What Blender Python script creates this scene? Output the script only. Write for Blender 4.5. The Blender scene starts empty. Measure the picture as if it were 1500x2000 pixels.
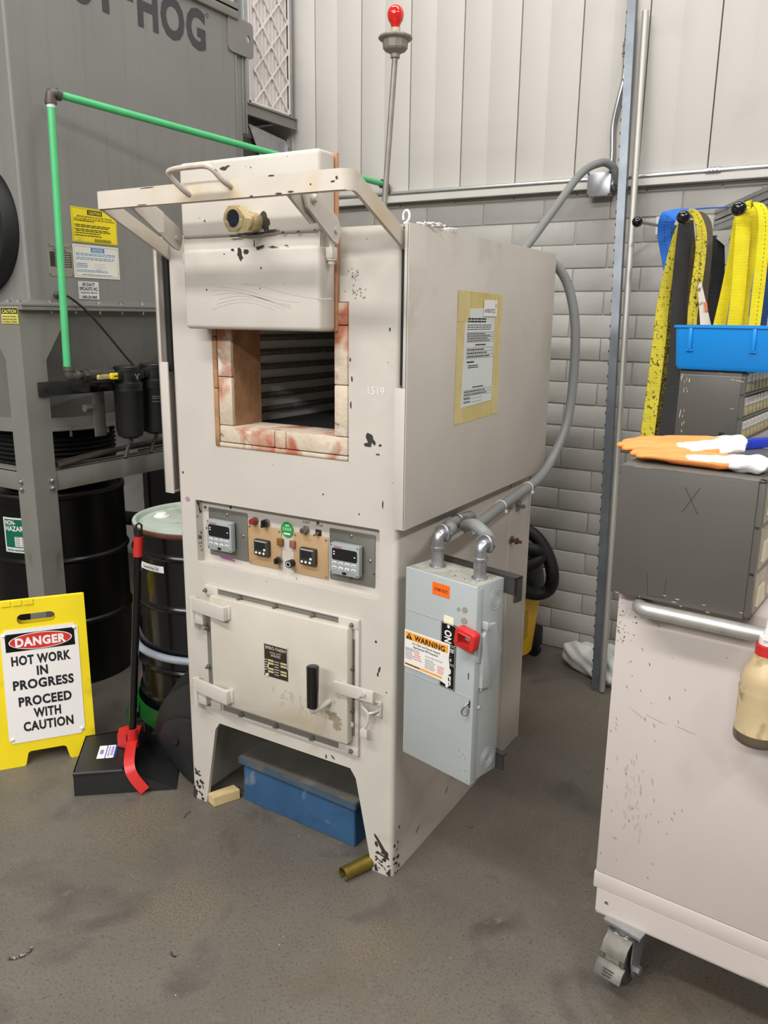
import bpy, bmesh, math, random
from mathutils import Vector, Matrix, Euler
random.seed(7)
PI = math.pi
D = bpy.data
SC = bpy.context.scene
COL = SC.collection

# ------------------------------------------------------------------ camera
CAM = Vector((1.03723, -1.81634, 1.63103))
RW = [Vector((0.8583958, 0.5128562, 0.0116245)), Vector((0.1302019, -0.1958958, -0.9719425)), Vector((-0.4961896, 0.8358249, -0.2349310))]
FPX = 1577.31
cd = D.cameras.new('camera'); cam = D.objects.new('camera', cd); COL.objects.link(cam)
cam.matrix_world = Matrix(((RW[0].x, -RW[1].x, -RW[2].x, CAM.x), (RW[0].y, -RW[1].y, -RW[2].y, CAM.y), (RW[0].z, -RW[1].z, -RW[2].z, CAM.z), (0, 0, 0, 1)))
cd.sensor_fit = 'VERTICAL'; cd.sensor_height = 36.0; cd.lens = 36.0 * FPX / 2000.0
cd.clip_start = .02; cd.clip_end = 60
SC.camera = cam

# ------------------------------------------------------------------ light
SC.view_settings.view_transform = 'Standard'; SC.view_settings.look = 'None'
SC.view_settings.gamma = 1.0; SC.view_settings.use_curve_mapping = False
SC.view_settings.exposure = -0.14
W = D.worlds.new('shop_air'); SC.world = W; W.use_nodes = True
W.node_tree.nodes['Background'].inputs[0].default_value = (1.0, .985, .965, 1)
W.node_tree.nodes['Background'].inputs[1].default_value = 0.22
def lamp(loc, sx, sy, power, col=(1, .988, .97), rot=(0, 0, 0)):
    l = D.lights.new('shop_or_fill_light', 'AREA'); l.shape = 'RECTANGLE'; l.size = sx; l.size_y = sy
    l.energy = power; l.color = col
    o = D.objects.new('shop_or_fill_light', l); COL.objects.link(o); o.location = loc; o.rotation_euler = rot
    return o
# rows of fluorescent fixtures under the hall roof, plus an added front fill
lamp((-.9, -2.4, 4.5), 3.6, .35, 175)
lamp((.3, -5.4, 4.2), 4.8, .35, 300, rot=(math.radians(28), 0, 0))  # fill row added to brighten the furnace mouth and front faces
lamp((3.2, -1.2, 4.5), .35, 3.6, 150)
lamp((-.2, .7, 4.9), 3.6, .35, 85)

# ------------------------------------------------------------------ helpers
def on(ax, val, u, v):
    d = RW[0]*((u-750)/FPX) + RW[1]*((v-1000)/FPX) + RW[2]
    return CAM + d*((val-CAM[ax])/d[ax])
def at(u, v, dep):
    return CAM + (RW[0]*((u-750)/FPX) + RW[1]*((v-1000)/FPX) + RW[2])*dep

def lin(c):
    return tuple(((x/255)/12.92 if x/255 <= .04045 else ((x/255+.055)/1.055)**2.4) for x in c) + (1.0,)

def mat(name, col, rough=.5, metal=0.0, var=.08, vscale=6, bump=0.0, bscale=60, spots=None, speck=None, coat=0, trans=0, streak=None, spec=.5):
    m = D.materials.new(name); m.use_nodes = True
    nt = m.node_tree; N = nt.nodes; L = nt.links
    b = N['Principled BSDF']; b.inputs['Roughness'].default_value = rough; b.inputs['Metallic'].default_value = metal
    b.inputs['Specular IOR Level'].default_value = spec
    if coat: b.inputs['Coat Weight'].default_value = coat
    if trans: b.inputs['Transmission Weight'].default_value = trans
    tc = N.new('ShaderNodeTexCoord')
    def noise(scale, det=4, dist=0, vec=None):
        n = N.new('ShaderNodeTexNoise'); n.inputs['Scale'].default_value = scale; n.inputs['Detail'].default_value = det
        n.inputs['Distortion'].default_value = dist
        L.new(vec if vec else tc.outputs['Object'], n.inputs['Vector']); return n
    def ramp(src, a, bb, ca, cb):
        r = N.new('ShaderNodeValToRGB'); r.color_ramp.elements[0].position = a; r.color_ramp.elements[1].position = bb
        r.color_ramp.elements[0].color = ca; r.color_ramp.elements[1].color = cb
        L.new(src, r.inputs[0]); return r
    def mix(fac, c1, c2):
        x = N.new('ShaderNodeMix'); x.data_type = 'RGBA'; L.new(fac, x.inputs[0])
        for s, c in ((6, c1), (7, c2)):
            if isinstance(c, tuple): x.inputs[s].default_value = c
            else: L.new(c, x.inputs[s])
        return x.outputs[2]
    base = lin(col)
    hi = tuple(min(1, x*(1+var)) for x in base[:3]) + (1,); lo = tuple(x*(1-var) for x in base[:3]) + (1,)
    n = noise(vscale, 6); r = ramp(n.outputs['Fac'], .3, .7, lo, hi); out = r.outputs[0]
    for s in (spots or []):          # (colour, scale, threshold, softness)
        n2 = noise(s[1], 5, .6); r2 = ramp(n2.outputs['Fac'], s[2], s[2]+s[3], (0, 0, 0, 1), (1, 1, 1, 1))
        out = mix(r2.outputs[0], out, lin(s[0]))
    if streak:                       # (colour, strength threshold) vertical streaks
        mp = N.new('ShaderNodeMapping'); mp.inputs['Scale'].default_value = (30, 30, 1.2); L.new(tc.outputs['Object'], mp.inputs[0])
        n3 = noise(1, 5, 0, mp.outputs[0]); r3 = ramp(n3.outputs['Fac'], streak[1], streak[1]+.25, (0, 0, 0, 1), (.6, .6, .6, 1))
        out = mix(r3.outputs[0], out, lin(streak[0]))
    for s in (speck or []):          # (colour, scale, radius, density threshold)
        vo = N.new('ShaderNodeTexVoronoi'); vo.inputs['Scale'].default_value = s[1]; L.new(tc.outputs['Object'], vo.inputs['Vector'])
        r4 = ramp(vo.outputs['Distance'], s[2]*.7, s[2], (1, 1, 1, 1), (0, 0, 0, 1))
        sep = N.new('ShaderNodeSeparateColor'); L.new(vo.outputs['Color'], sep.inputs[0])
        gt = N.new('ShaderNodeMath'); gt.operation = 'GREATER_THAN'; gt.inputs[1].default_value = s[3]; L.new(sep.outputs[0], gt.inputs[0])
        mu = N.new('ShaderNodeMath'); mu.operation = 'MULTIPLY'; L.new(r4.outputs[0], mu.inputs[0]); L.new(gt.outputs[0], mu.inputs[1])
        out = mix(mu.outputs[0], out, lin(s[0]))
    L.new(out, b.inputs['Base Color'])
    if bump:
        n5 = noise(bscale, 4); bp = N.new('ShaderNodeBump'); bp.inputs['Strength'].default_value = bump; bp.inputs['Distance'].default_value = .004
        L.new(n5.outputs['Fac'], bp.inputs['Height']); L.new(bp.outputs[0], b.inputs['Normal'])
    return m

def webbing(name, c1, c2, dirt=None):
    m = mat(name, c1, .85, var=.12, vscale=14, spots=dirt)
    nt = m.node_tree; N = nt.nodes; L = nt.links; b = N['Principled BSDF']
    tc = N.new('ShaderNodeTexCoord'); w = N.new('ShaderNodeTexWave'); w.bands_direction = 'Z'; w.inputs['Scale'].default_value = 75
    w.inputs['Distortion'].default_value = .4
    L.new(tc.outputs['Object'], w.inputs['Vector'])
    bp = N.new('ShaderNodeBump'); bp.inputs['Strength'].default_value = .6; bp.inputs['Distance'].default_value = .002
    L.new(w.outputs['Fac'], bp.inputs['Height']); L.new(bp.outputs[0], b.inputs['Normal'])
    return m

# ---- objects
def root(name, label, cat, loc=(0, 0, 0), rz=0, group=None):
    o = D.objects.new(name, None); COL.objects.link(o); o.empty_display_size = .05
    o.location = loc; o.rotation_euler = (0, 0, rz); o['label'] = label; o['category'] = cat
    if group: o['group'] = group
    return o
WM = {}
def wm(o):
    if o is None: return Matrix()
    m = Matrix.Translation(o.location) @ o.rotation_euler.to_matrix().to_4x4()
    return wm(o.parent) @ m
def B(): return bmesh.new()
def obj(name, bm, mats, parent=None, smooth=35, local=False, label=None):
    me = D.meshes.new(name)
    bmesh.ops.recalc_face_normals(bm, faces=bm.faces)
    if parent is not None and not local: bm.transform(wm(parent).inverted())
    bm.to_mesh(me); bm.free()
    for m in (mats if isinstance(mats, (list, tuple)) else [mats]): me.materials.append(m)
    if smooth and len(me.polygons):
        me.polygons.foreach_set('use_smooth', [True]*len(me.polygons))
        try: me.set_sharp_from_angle(angle=math.radians(smooth))
        except Exception: pass
    o = D.objects.new(name, me); COL.objects.link(o)
    if parent is not None: o.parent = parent
    if label: o['label'] = label
    return o
def tag(o, label, cat, group=None):
    o['label'] = label; o['category'] = cat
    if group: o['group'] = group
    return o
def struct(name, bm, m, **k):
    o = obj(name, bm, m, None, **k); o['kind'] = 'structure'; return o
def dup(o, parent=None):
    c = o.copy(); COL.objects.link(c); c.parent = parent
    for ch in o.children: dup(ch, c)
    return c

# ---- shapes
def setmi(fs, mi):
    if mi:
        for f in fs: f.material_index = mi
def box(bm, x0, x1, y0, y1, z0, z1, b=0, mi=0, seg=2, M=None):
    r = bmesh.ops.create_cube(bm, size=1)
    vs = r['verts']
    for v in vs: v.co = Vector(((x0+x1)/2+v.co.x*(x1-x0), (y0+y1)/2+v.co.y*(y1-y0), (z0+z1)/2+v.co.z*(z1-z0)))
    if M is not None: bmesh.ops.transform(bm, matrix=M, verts=vs)
    fs = list({f for v in vs for f in v.link_faces}); setmi(fs, mi)
    if b:
        es = list({e for v in vs for e in v.link_edges})
        bmesh.ops.bevel(bm, geom=es, offset=b, segments=seg, affect='EDGES', profile=.5)
    return vs
def hexa(bm, p, mi=0):
    v = [bm.verts.new(x) for x in p]
    fs = [bm.faces.new([v[i] for i in q]) for q in ((0, 1, 2, 3), (7, 6, 5, 4), (0, 4, 5, 1), (1, 5, 6, 2), (2, 6, 7, 3), (3, 7, 4, 0))]
    setmi(fs, mi); return fs
AX = {'x': lambda a, b, c: Vector((c, a, b)), 'y': lambda a, b, c: Vector((a, c, b)), 'z': lambda a, b, c: Vector((a, b, c))}
def prism(bm, pts, axis, c0, c1, mi=0, b=0):
    f = AX[axis]; n = len(pts)
    A = [bm.verts.new(f(x, y, c0)) for x, y in pts]; Bv = [bm.verts.new(f(x, y, c1)) for x, y in pts]
    fs = [bm.faces.new(A), bm.faces.new(Bv[::-1])]
    for i in range(n): fs.append(bm.faces.new((A[i], A[(i+1) % n], Bv[(i+1) % n], Bv[i])))
    setmi(fs, mi)
    if b:
        bmesh.ops.bevel(bm, geom=list({e for q in fs[:2] for e in q.edges}), offset=b, segments=2, affect='EDGES', profile=.5)
    return fs
def plate(bm, outer, holes, axis, c0, c1, mi=0):
    f = AX[axis]; es = []
    t = bmesh.new(); loops = [outer] + list(holes)
    for lp in loops:
        vs = [t.verts.new((x, y, 0)) for x, y in lp]
        for i in range(len(vs)): es.append(t.edges.new((vs[i], vs[(i+1) % len(vs)])))
    bmesh.ops.triangle_fill(t, use_beauty=True, use_dissolve=False, edges=es)
    t.verts.ensure_lookup_table(); t.verts.index_update()
    fs = []
    A = [bm.verts.new(f(v.co.x, v.co.y, c0)) for v in t.verts]; Bv = [bm.verts.new(f(v.co.x, v.co.y, c1)) for v in t.verts]
    for q in t.faces:
        ix = [v.index for v in q.verts]
        fs.append(bm.faces.new([A[i] for i in ix])); fs.append(bm.faces.new([Bv[i] for i in ix][::-1]))
    for e in t.edges:
        if len(e.link_faces) == 1:
            a, b = e.verts[0].index, e.verts[1].index
            fs.append(bm.faces.new((A[a], A[b], Bv[b], Bv[a])))
    t.free(); setmi(fs, mi); return fs
def rrect(x0, x1, y0, y1, r, n=5):
    o = []
    for cx, cy, a in ((x1-r, y1-r, 0), (x0+r, y1-r, 90), (x0+r, y0+r, 180), (x1-r, y0+r, 270)):
        for i in range(n+1):
            t = math.radians(a+90*i/n); o.append((cx+r*math.cos(t), cy+r*math.sin(t)))
    return o
def ell(cx, cy, rx, ry, n=24):
    return [(cx+rx*math.cos(2*PI*i/n), cy+ry*math.sin(2*PI*i/n)) for i in range(n)]
def frame_of(d):
    d = d.normalized(); a = Vector((0, 0, 1)) if abs(d.z) < .9 else Vector((1, 0, 0))
    u = d.cross(a).normalized(); return u, d.cross(u).normalized()
def smoothpath(P, n=8):
    P = [Vector(p) for p in P]; out = []
    Q = [P[0]*2-P[1]] + P + [P[-1]*2-P[-2]]
    for i in range(1, len(Q)-2):
        for k in range(n):
            t = k/n; a, b, c, d = Q[i-1], Q[i], Q[i+1], Q[i+2]
            out.append(.5*((2*b)+(c-a)*t+(2*a-5*b+4*c-d)*t*t+(3*b-a-3*c+d)*t**3))
    out.append(P[-1]); return out
def tube(bm, P, r, n=12, mi=0, cap=True, rib=None):
    P = [Vector(p) for p in P]; rings = []; u = None
    for i, p in enumerate(P):
        t = (P[min(i+1, len(P)-1)]-P[max(i-1, 0)]).normalized()
        if u is None: u, w = frame_of(t)
        else:
            u = (u-t*u.dot(t)).normalized(); w = t.cross(u)
        rr = r[i] if isinstance(r, (list, tuple)) else r
        if rib and i % 2: rr *= rib
        rings.append([bm.verts.new(p+(u*math.cos(2*PI*k/n)+w*math.sin(2*PI*k/n))*rr) for k in range(n)])
    fs = []
    for a, b in zip(rings, rings[1:]):
        for k in range(n): fs.append(bm.faces.new((a[k], a[(k+1) % n], b[(k+1) % n], b[k])))
    if cap: fs.append(bm.faces.new(rings[0][::-1])); fs.append(bm.faces.new(rings[-1]))
    setmi(fs, mi); return fs
def resample(P, step):
    P = [Vector(p) for p in P]; out = [P[0].copy()]; acc = 0
    for a, b in zip(P, P[1:]):
        L = (b-a).length; s = step-acc
        while s <= L: out.append(a.lerp(b, s/L)); s += step
        acc = (acc+L) % step
    return out
def cyl(bm, p0, p1, r0, r1=None, n=20, mi=0):
    return tube(bm, [p0, p1], [r0, r0 if r1 is None else r1], n, mi)
def lathe(bm, prof, c, n=40, mi=0, axis='z', mis=None):
    c = Vector(c); rings = []
    for r, z in prof:
        ring = []
        for k in range(n):
            a = 2*PI*k/n; x, y = r*math.cos(a), r*math.sin(a)
            v = Vector((x, y, z)) if axis == 'z' else (Vector((x, z, y)) if axis == 'y' else Vector((z, x, y)))
            ring.append(bm.verts.new(c+v))
        rings.append(ring)
    for i, (a, b) in enumerate(zip(rings, rings[1:])):
        fs = [bm.faces.new((a[k], a[(k+1) % n], b[(k+1) % n], b[k])) for k in range(n)]
        setmi(fs, mis[i] if mis else mi)
    bmesh.ops.remove_doubles(bm, verts=[v for r in rings for v in r], dist=1e-6)
def ball(bm, c, r, s=(1, 1, 1), n=18, mi=0):
    M = Matrix.Translation(c) @ Matrix.Diagonal((s[0], s[1], s[2], 1))
    q = bmesh.ops.create_uvsphere(bm, u_segments=n, v_segments=n//2+2, radius=r, matrix=M)
    setmi(list({f for v in q['verts'] for f in v.link_faces}), mi)
def ribbon(bm, P, wid, t=.003, W0=None, mi=0):
    """webbing strip along P; W0 = width direction (vector or list)"""
    P = [Vector(p) for p in P]; rings = []
    for i, p in enumerate(P):
        tg = (P[min(i+1, len(P)-1)]-P[max(i-1, 0)]).normalized()
        w = Vector(W0[i] if isinstance(W0, list) else W0); w = (w-tg*w.dot(tg)).normalized(); nn = tg.cross(w)
        ww = wid[i] if isinstance(wid, list) else wid
        rings.append([bm.verts.new(p+w*(a*ww/2)+nn*(b*t/2)) for a, b in ((-1, -1), (1, -1), (1, 1), (-1, 1))])
    for a, b in zip(rings, rings[1:]):
        setmi([bm.faces.new((a[k], a[(k+1) % 4], b[(k+1) % 4], b[k])) for k in range(4)], mi)
    bm.faces.new(rings[0][::-1]); bm.faces.new(rings[-1])
def blob_poly(bm, fr, cx, cy, rx, ry, rot=0, n=13, off=.0006, mi=0, jag=.35):
    """irregular flat chip on a plane; fr=(origin,u,v,n)"""
    o, u, v, nn = fr; vs = []; off += .0005*random.random()
    for k in range(n):
        a = 2*PI*k/n; q = 1-jag*random.random()
        x, y = rx*q*math.cos(a), ry*q*math.sin(a)
        X = cx+x*math.cos(rot)-y*math.sin(rot); Y = cy+x*math.sin(rot)+y*math.cos(rot)
        vs.append(bm.verts.new(o+u*X+v*Y+nn*off))
    f = bm.faces.new(vs); f.material_index = mi
_cache = {}
def text(bm, s, fr, x, y, size, width=None, bold=0.0, align='CENTER', off=.0008, mi=0, rot=0, wrap=None, shear=0, maxw=None, thick=0):
    """lettering laid on a plane; fr=(origin,right,up,normal); x,y = anchor (centre/left, vertical middle); size = cap height"""
    key = (s, bold, shear)
    if key not in _cache:
        cu = D.curves.new('t', 'FONT'); cu.body = s; cu.size = 1; cu.offset = bold; cu.shear = shear; cu.space_character = 1+bold*2.4; cu.resolution_u = 3
        o = D.objects.new('t', cu); COL.objects.link(o)
        dg = bpy.context.evaluated_depsgraph_get(); me = D.meshes.new_from_object(o.evaluated_get(dg))
        D.objects.remove(o); D.curves.remove(cu)
        _cache[key] = ([v.co.copy() for v in me.vertices], [tuple(p.vertices) for p in me.polygons]); D.meshes.remove(me)
    vs, fs = _cache[key]
    if not vs: return
    x0 = min(v.x for v in vs); x1 = max(v.x for v in vs); cap = .729
    k = size/cap; kx = k
    if width: kx = width/(x1-x0)
    elif maxw and (x1-x0)*k > maxw: kx = maxw/(x1-x0)
    wdt = (x1-x0)*kx; sx = {'CENTER': -wdt/2, 'LEFT': 0, 'RIGHT': -wdt}[align]
    o, u, v, nn = fr or (None,)*4; nv = []
    for c in vs:
        X, Y = (c.x-x0)*kx+sx, (c.y-cap/2)*k
        X, Y = x+X*math.cos(rot)-Y*math.sin(rot), y+X*math.sin(rot)+Y*math.cos(rot)
        p = wrap(X, Y, off) if wrap else o+u*X+v*Y+nn*off
        nv.append(bm.verts.new(p))
    for f in fs:
        try: q = bm.faces.new([nv[i] for i in f]); q.material_index = mi
        except ValueError: pass
def quad(bm, fr, x0, x1, y0, y1, off=.0005, mi=0, t=0):
    o, u, v, nn = fr
    c = [o+u*x+v*y+nn*off for x, y in ((x0, y0), (x1, y0), (x1, y1), (x0, y1))]
    if t: return hexa(bm, [p-nn*t for p in c]+c, mi)
    f = bm.faces.new([bm.verts.new(p) for p in c]); f.material_index = mi; return [f]
def poly(bm, fr, pts, off=.0005, mi=0):
    o, u, v, nn = fr
    f = bm.faces.new([bm.verts.new(o+u*x+v*y+nn*off) for x, y in pts]); f.material_index = mi
def bars(bm, fr, x0, x1, y0, y1, rows, h=.5, off=.0009, mi=0, words=(.02, .05), ragged=.25):
    """lines of print too small to read: short dashes"""
    dy = (y1-y0)/rows
    for r in range(rows):
        yy = y1-(r+.5)*dy; x = x0; xe = x1-(x1-x0)*ragged*random.random()
        while x < xe:
            w = (x1-x0)*random.uniform(*words)*1.8
            quad(bm, fr, x, min(x+w, xe), yy-dy*h/2, yy+dy*h/2, off, mi); x += w+(x1-x0)*.018
def remeshed(parts_fn, voxel, smooth_it=6):
    bm = B(); parts_fn(bm); me = D.meshes.new('t'); bm.to_mesh(me); bm.free()
    o = D.objects.new('t', me); COL.objects.link(o)
    md = o.modifiers.new('r', 'REMESH'); md.mode = 'VOXEL'; md.voxel_size = voxel
    ms = o.modifiers.new('s', 'SMOOTH'); ms.iterations = smooth_it; ms.factor = .5
    dg = bpy.context.evaluated_depsgraph_get(); m2 = D.meshes.new_from_object(o.evaluated_get(dg))
    D.objects.remove(o); D.meshes.remove(me)
    b2 = B(); b2.from_mesh(m2); D.meshes.remove(m2); return b2
def capsule(bm, a, b, r0, r1, n=12):
    a, b = Vector(a), Vector(b); d = (b-a).normalized(); P = []; Rr = []
    for t in (-.98, -.7, -.35): P.append(a+d*r0*t); Rr.append(r0*math.sqrt(1-t*t))
    P.append(a); Rr.append(r0); P.append(b); Rr.append(r1)
    for t in (.35, .7, .98): P.append(b+d*r1*t); Rr.append(r1*math.sqrt(1-t*t))
    tube(bm, P, Rr, n)
def hexnut(bm, p0, p1, r, mi=0): tube(bm, [p0, p1], r, 6, mi)
def screw(bm, p, d, r, h, mi=0):
    p, d = Vector(p), Vector(d); tube(bm, [p, p+d*h*.5, p+d*h], [r, r, r*.6], 10, mi)

X3, Y3, Z3 = Vector((1, 0, 0)), Vector((0, 1, 0)), Vector((0, 0, 1))
def front(y): return (Vector((0, y, 0)), X3, Z3, -Y3)          # plane facing -Y: coordinates (X, Z)
def side(x): return (Vector((x, 0, 0)), Y3, Z3, X3)            # plane facing +X: coordinates (Y, Z)

# ------------------------------------------------------------------ materials
CHIP = (52, 47, 44)
M_furn = mat('cream_furnace_paint', (200, 193, 183), .5, var=.05, vscale=5, bump=.06, bscale=180, spots=[((186, 174, 156), 3.2, .6, .18)], speck=[(CHIP, 24, .09, .93), ((120, 110, 100), 60, .12, .95)])
M_furn_side = mat('cream_side_paint', (200, 192, 182), .5, var=.05, vscale=4, bump=.06, bscale=180, spots=[((170, 161, 148), 3.0, .58, .2)], speck=[(CHIP, 20, .05, .95)])
M_chip = mat('bare_dark_steel', CHIP, .6, var=.2)
M_dirt = mat('grease_smudge', (140, 130, 117), .6, var=.15, vscale=30)
M_dark = mat('dark_void', (26, 24, 23), .8)
M_black = mat('black_plastic', (24, 24, 25), .42, var=.1)
M_blackgloss = mat('black_gloss_paint', (9, 9, 10), .16, var=.1, coat=.3)
M_drum = mat('black_drum_paint', (11, 11, 12), .22, var=.2, vscale=12, coat=.2)
M_drum2 = mat('matt_black_drum_paint', (9, 9, 9), .32, var=.2, vscale=9, speck=[((90, 86, 80), 14, .03, .9)])
M_knob = mat('black_ball', (13, 13, 14), .12, coat=.5)
M_rubber = mat('black_rubber', (20, 20, 20), .6, var=.15)
M_white = mat('white_print', (236, 234, 228), .55, var=.02)
M_sheet = mat('white_paper', (214, 217, 214), .7, var=.02)
M_ink = mat('black_ink', (22, 20, 21), .6)
M_red = mat('red_plastic', (200, 44, 40), .38, var=.06)
M_redink = mat('red_ink', (205, 44, 42), .5, var=.03)
M_yellow = mat('yellow_plastic', (237, 212, 26), .42, var=.06, vscale=7, spots=[((196, 176, 40), 6, .62, .16)])
M_ystk = mat('yellow_sticker', (238, 216, 28), .5, var=.06, spots=[((205, 186, 60), 9, .58, .15)])
M_bluestk = mat('blue_sticker', (38, 128, 200), .5)
M_orange = mat('orange_sticker', (247, 110, 20), .5, var=.03)
M_orange2 = mat('amber_print', (247, 165, 52), .5, var=.03)
M_green = mat('green_pipe_paint', (82, 186, 120), .38, var=.07, vscale=9)
M_gstk = mat('green_sticker', (30, 150, 66), .45)
M_gdolly = mat('green_dolly_paint', (14, 92, 36), .4, var=.15, vscale=12)
M_haz = mat('dark_green_print', (10, 104, 78), .5)
M_coll = mat('grey_collector_paint', (126, 125, 120), .48, metal=0, var=.05, vscale=3, bump=.08, bscale=220, streak=((116, 114, 109), .5))
M_coll2 = mat('grey_leg_paint', (126, 124, 117), .5, var=.07, vscale=5, spots=[((100, 94, 84), 6, .62, .16)])
M_letter = mat('charcoal_lettering', (58, 59, 62), .5)
M_galv = mat('galvanised_steel', (176, 178, 180), .34, .85, var=.12, vscale=30)
M_emt = mat('conduit_zinc', (190, 190, 188), .3, .8, var=.08, vscale=20)
M_strut = mat('strut_zinc', (126, 132, 138), .42, .75, var=.15, vscale=12)
M_steel = mat('dull_steel', (150, 146, 138), .4, .8, var=.1, vscale=20)
M_dsteel = mat('dark_steel', (72, 70, 66), .5, .5, var=.15, vscale=14)
M_gask = mat('grey_gasket_plate', (124, 121, 112), .6, .2, var=.1)
M_plate = mat('brushed_plate', (132, 130, 122), .45, .5, var=.1, vscale=16)
M_tan = mat('tan_panel', (184, 152, 112), .5, var=.04)
M_ctrl = mat('grey_blue_bezel', (158, 163, 163), .5)
M_brass = mat('brass', (212, 194, 150), .32, .55, var=.15, vscale=30)
M_brassdull = mat('dull_brass', (150, 128, 58), .4, .75, var=.2, vscale=24)
M_glass = mat('dark_glass', (18, 24, 40), .08, coat=1)
M_brick_r = mat('refractory_brick', (206, 190, 168), .85, var=.12, vscale=14, bump=.5, bscale=70, spots=[((176, 104, 76), 9, .5, .14), ((222, 214, 202), 12, .6, .1), ((120, 92, 66), 22, .66, .08)])
M_brick_d = mat('refractory_scorched', (168, 128, 92), .9, var=.2, vscale=18, bump=.5, bscale=80, spots=[((128, 92, 58), 8, .5, .2)])
M_cham = mat('chamber_lining', (246, 246, 238), .85, var=.03, bump=.2, bscale=90)
M_coil = mat('heating_coil_metal', (120, 117, 112), .5, .3, var=.2, vscale=40)
M_hearth = mat('hearth_scale', (58, 58, 60), .6, .2, var=.25, vscale=20, bump=.3, bscale=60)
M_disc = mat('grey_switch_enamel', (172, 178, 177), .42, var=.03, vscale=7, speck=[((110, 108, 96), 26, .06, .96)])
M_dust = mat('dusty_grey_enamel', (158, 156, 146), .7, var=.1, vscale=18, spots=[((128, 124, 112), 20, .55, .2)])
M_cond = mat('grey_flex_conduit', (126, 127, 125), .42, var=.05)
M_tape = mat('yellowed_tape', (204, 186, 122), .5, var=.08, vscale=14, spots=[((214, 198, 142), 8, .52, .2)])
M_cart = mat('cart_paint', (205, 194, 187), .45, var=.04, vscale=4, spots=[((184, 172, 160), 4, .62, .2)], speck=[((130, 116, 104), 30, .06, .97)])
M_cab = mat('dark_grey_cabinet', (93, 90, 84), .42, .1, var=.06, vscale=6, bump=.05, bscale=160, speck=[((176, 168, 150), 26, .05, .97)])
M_bin = mat('blue_bin_plastic', (8, 138, 222), .42, var=.04, vscale=5)
M_bluec = mat('blue_case_plastic', (40, 62, 190), .4, var=.05)
M_bbox = mat('worn_blue_paint', (48, 86, 122), .55, var=.16, vscale=6, spots=[((30, 62, 96), 5, .58, .2), ((120, 134, 140), 8, .64, .1), ((62, 70, 74), 14, .64, .12)])
M_bbtop = mat('dusty_steel_lid', (92, 90, 82), .7, var=.15, vscale=8, spots=[((132, 126, 112), 7, .58, .2)])
M_wood = mat('pale_wood', (214, 188, 138), .7, var=.1, vscale=20)
M_glov_o = mat('orange_glove_rubber', (240, 146, 74), .6, var=.07, vscale=16, bump=.15, bscale=140)
M_glov_w = mat('white_glove_knit', (238, 236, 234), .85, var=.04, bump=.4, bscale=260)
M_bag = mat('white_plastic_bag', (214, 216, 212), .4, var=.06, vscale=14, bump=.3, bscale=40, spots=[((166, 150, 116), 7, .66, .1)])
M_vac = mat('yellow_vacuum_tank', (222, 172, 26), .45, var=.06)
M_alu = mat('aluminium_extrusion', (176, 176, 172), .38, .7, var=.05)
M_bottle = mat('cloudy_bottle_plastic', (206, 184, 142), .35, var=.1, vscale=10, spots=[((150, 122, 84), 18, .52, .15), ((226, 208, 168), 9, .6, .2)])
M_botbase = mat('murky_liquid', (92, 80, 66), .3, var=.1)
M_filter = mat('pleated_filter_media', (206, 196, 194), .9, var=.06, vscale=9)
M_card = mat('filter_card', (226, 218, 210), .8)
M_strap = mat('grey_strap', (150, 156, 166), .45, var=.05)
M_lid = mat('pale_drum_lid', (176, 186, 172), .5, var=.08, vscale=9, spots=[((140, 146, 130), 6, .56, .2)])
M_rust = mat('rusty_rim', (96, 54, 40), .7, var=.2, vscale=20)
M_rustins = mat('rusty_insulation_edge', (190, 138, 104), .9, var=.15, vscale=40)
M_bulb = mat('red_bulb_glass', (224, 34, 20), .1, coat=1, var=.02)
M_lampbase = mat('weathered_cast_box', (138, 132, 120), .55, .2, var=.12, vscale=24)
M_cream = mat('cream_socket', (200, 192, 168), .6)
M_w_yel = webbing('yellow_webbing', (232, 214, 26), None)
M_w_dirty = webbing('dirty_yellow_webbing', (204, 188, 52), None, [((70, 62, 26), 90, .56, .1)])
M_w_blue = webbing('blue_webbing', (44, 112, 206), None)
M_w_navy = webbing('dark_blue_webbing', (26, 62, 116), None)
M_w_blk = webbing('black_webbing', (44, 44, 44), None)
M_w_olive = webbing('olive_webbing', (86, 74, 40), None, [((40, 36, 26), 16, .55, .1)])
M_dial = mat('bin_drawer', (150, 142, 122), .4, var=.1, vscale=30)
M_hogbar = mat('black_bar_paint', (34, 34, 33), .45, var=.15)
M_tan2 = mat('tan_board', (214, 184, 140), .7)
M_clad = mat('cream_wall_cladding', (207, 202, 195), .5, var=.02, vscale=2, bump=.02, bscale=120, spots=[((196, 188, 178), 2, .6, .25)])
M_brickw = mat('grey_painted_brick', (178, 175, 168), .62, var=.06, vscale=5, bump=.3, bscale=38, spots=[((164, 159, 150), 9, .62, .16)])
M_trim = mat('cream_flashing', (198, 192, 184), .5, var=.04)
M_floor = mat('stained_concrete', (101, 95, 86), .45, var=.14, vscale=2.0, bump=.16, bscale=110,
              spots=[((98, 88, 74), 1.9, .54, .2), ((72, 68, 64), 4.5, .56, .2), ((108, 100, 90), 16, .62, .12), ((78, 73, 66), 150, .54, .14), ((112, 105, 94), 210, .6, .08)],
              speck=[((140, 132, 120), 70, .10, .975), ((66, 60, 54), 60, .09, .985), ((206, 200, 190), 17, .03, .9), ((214, 208, 196), 31, .04, .95)])
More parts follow.
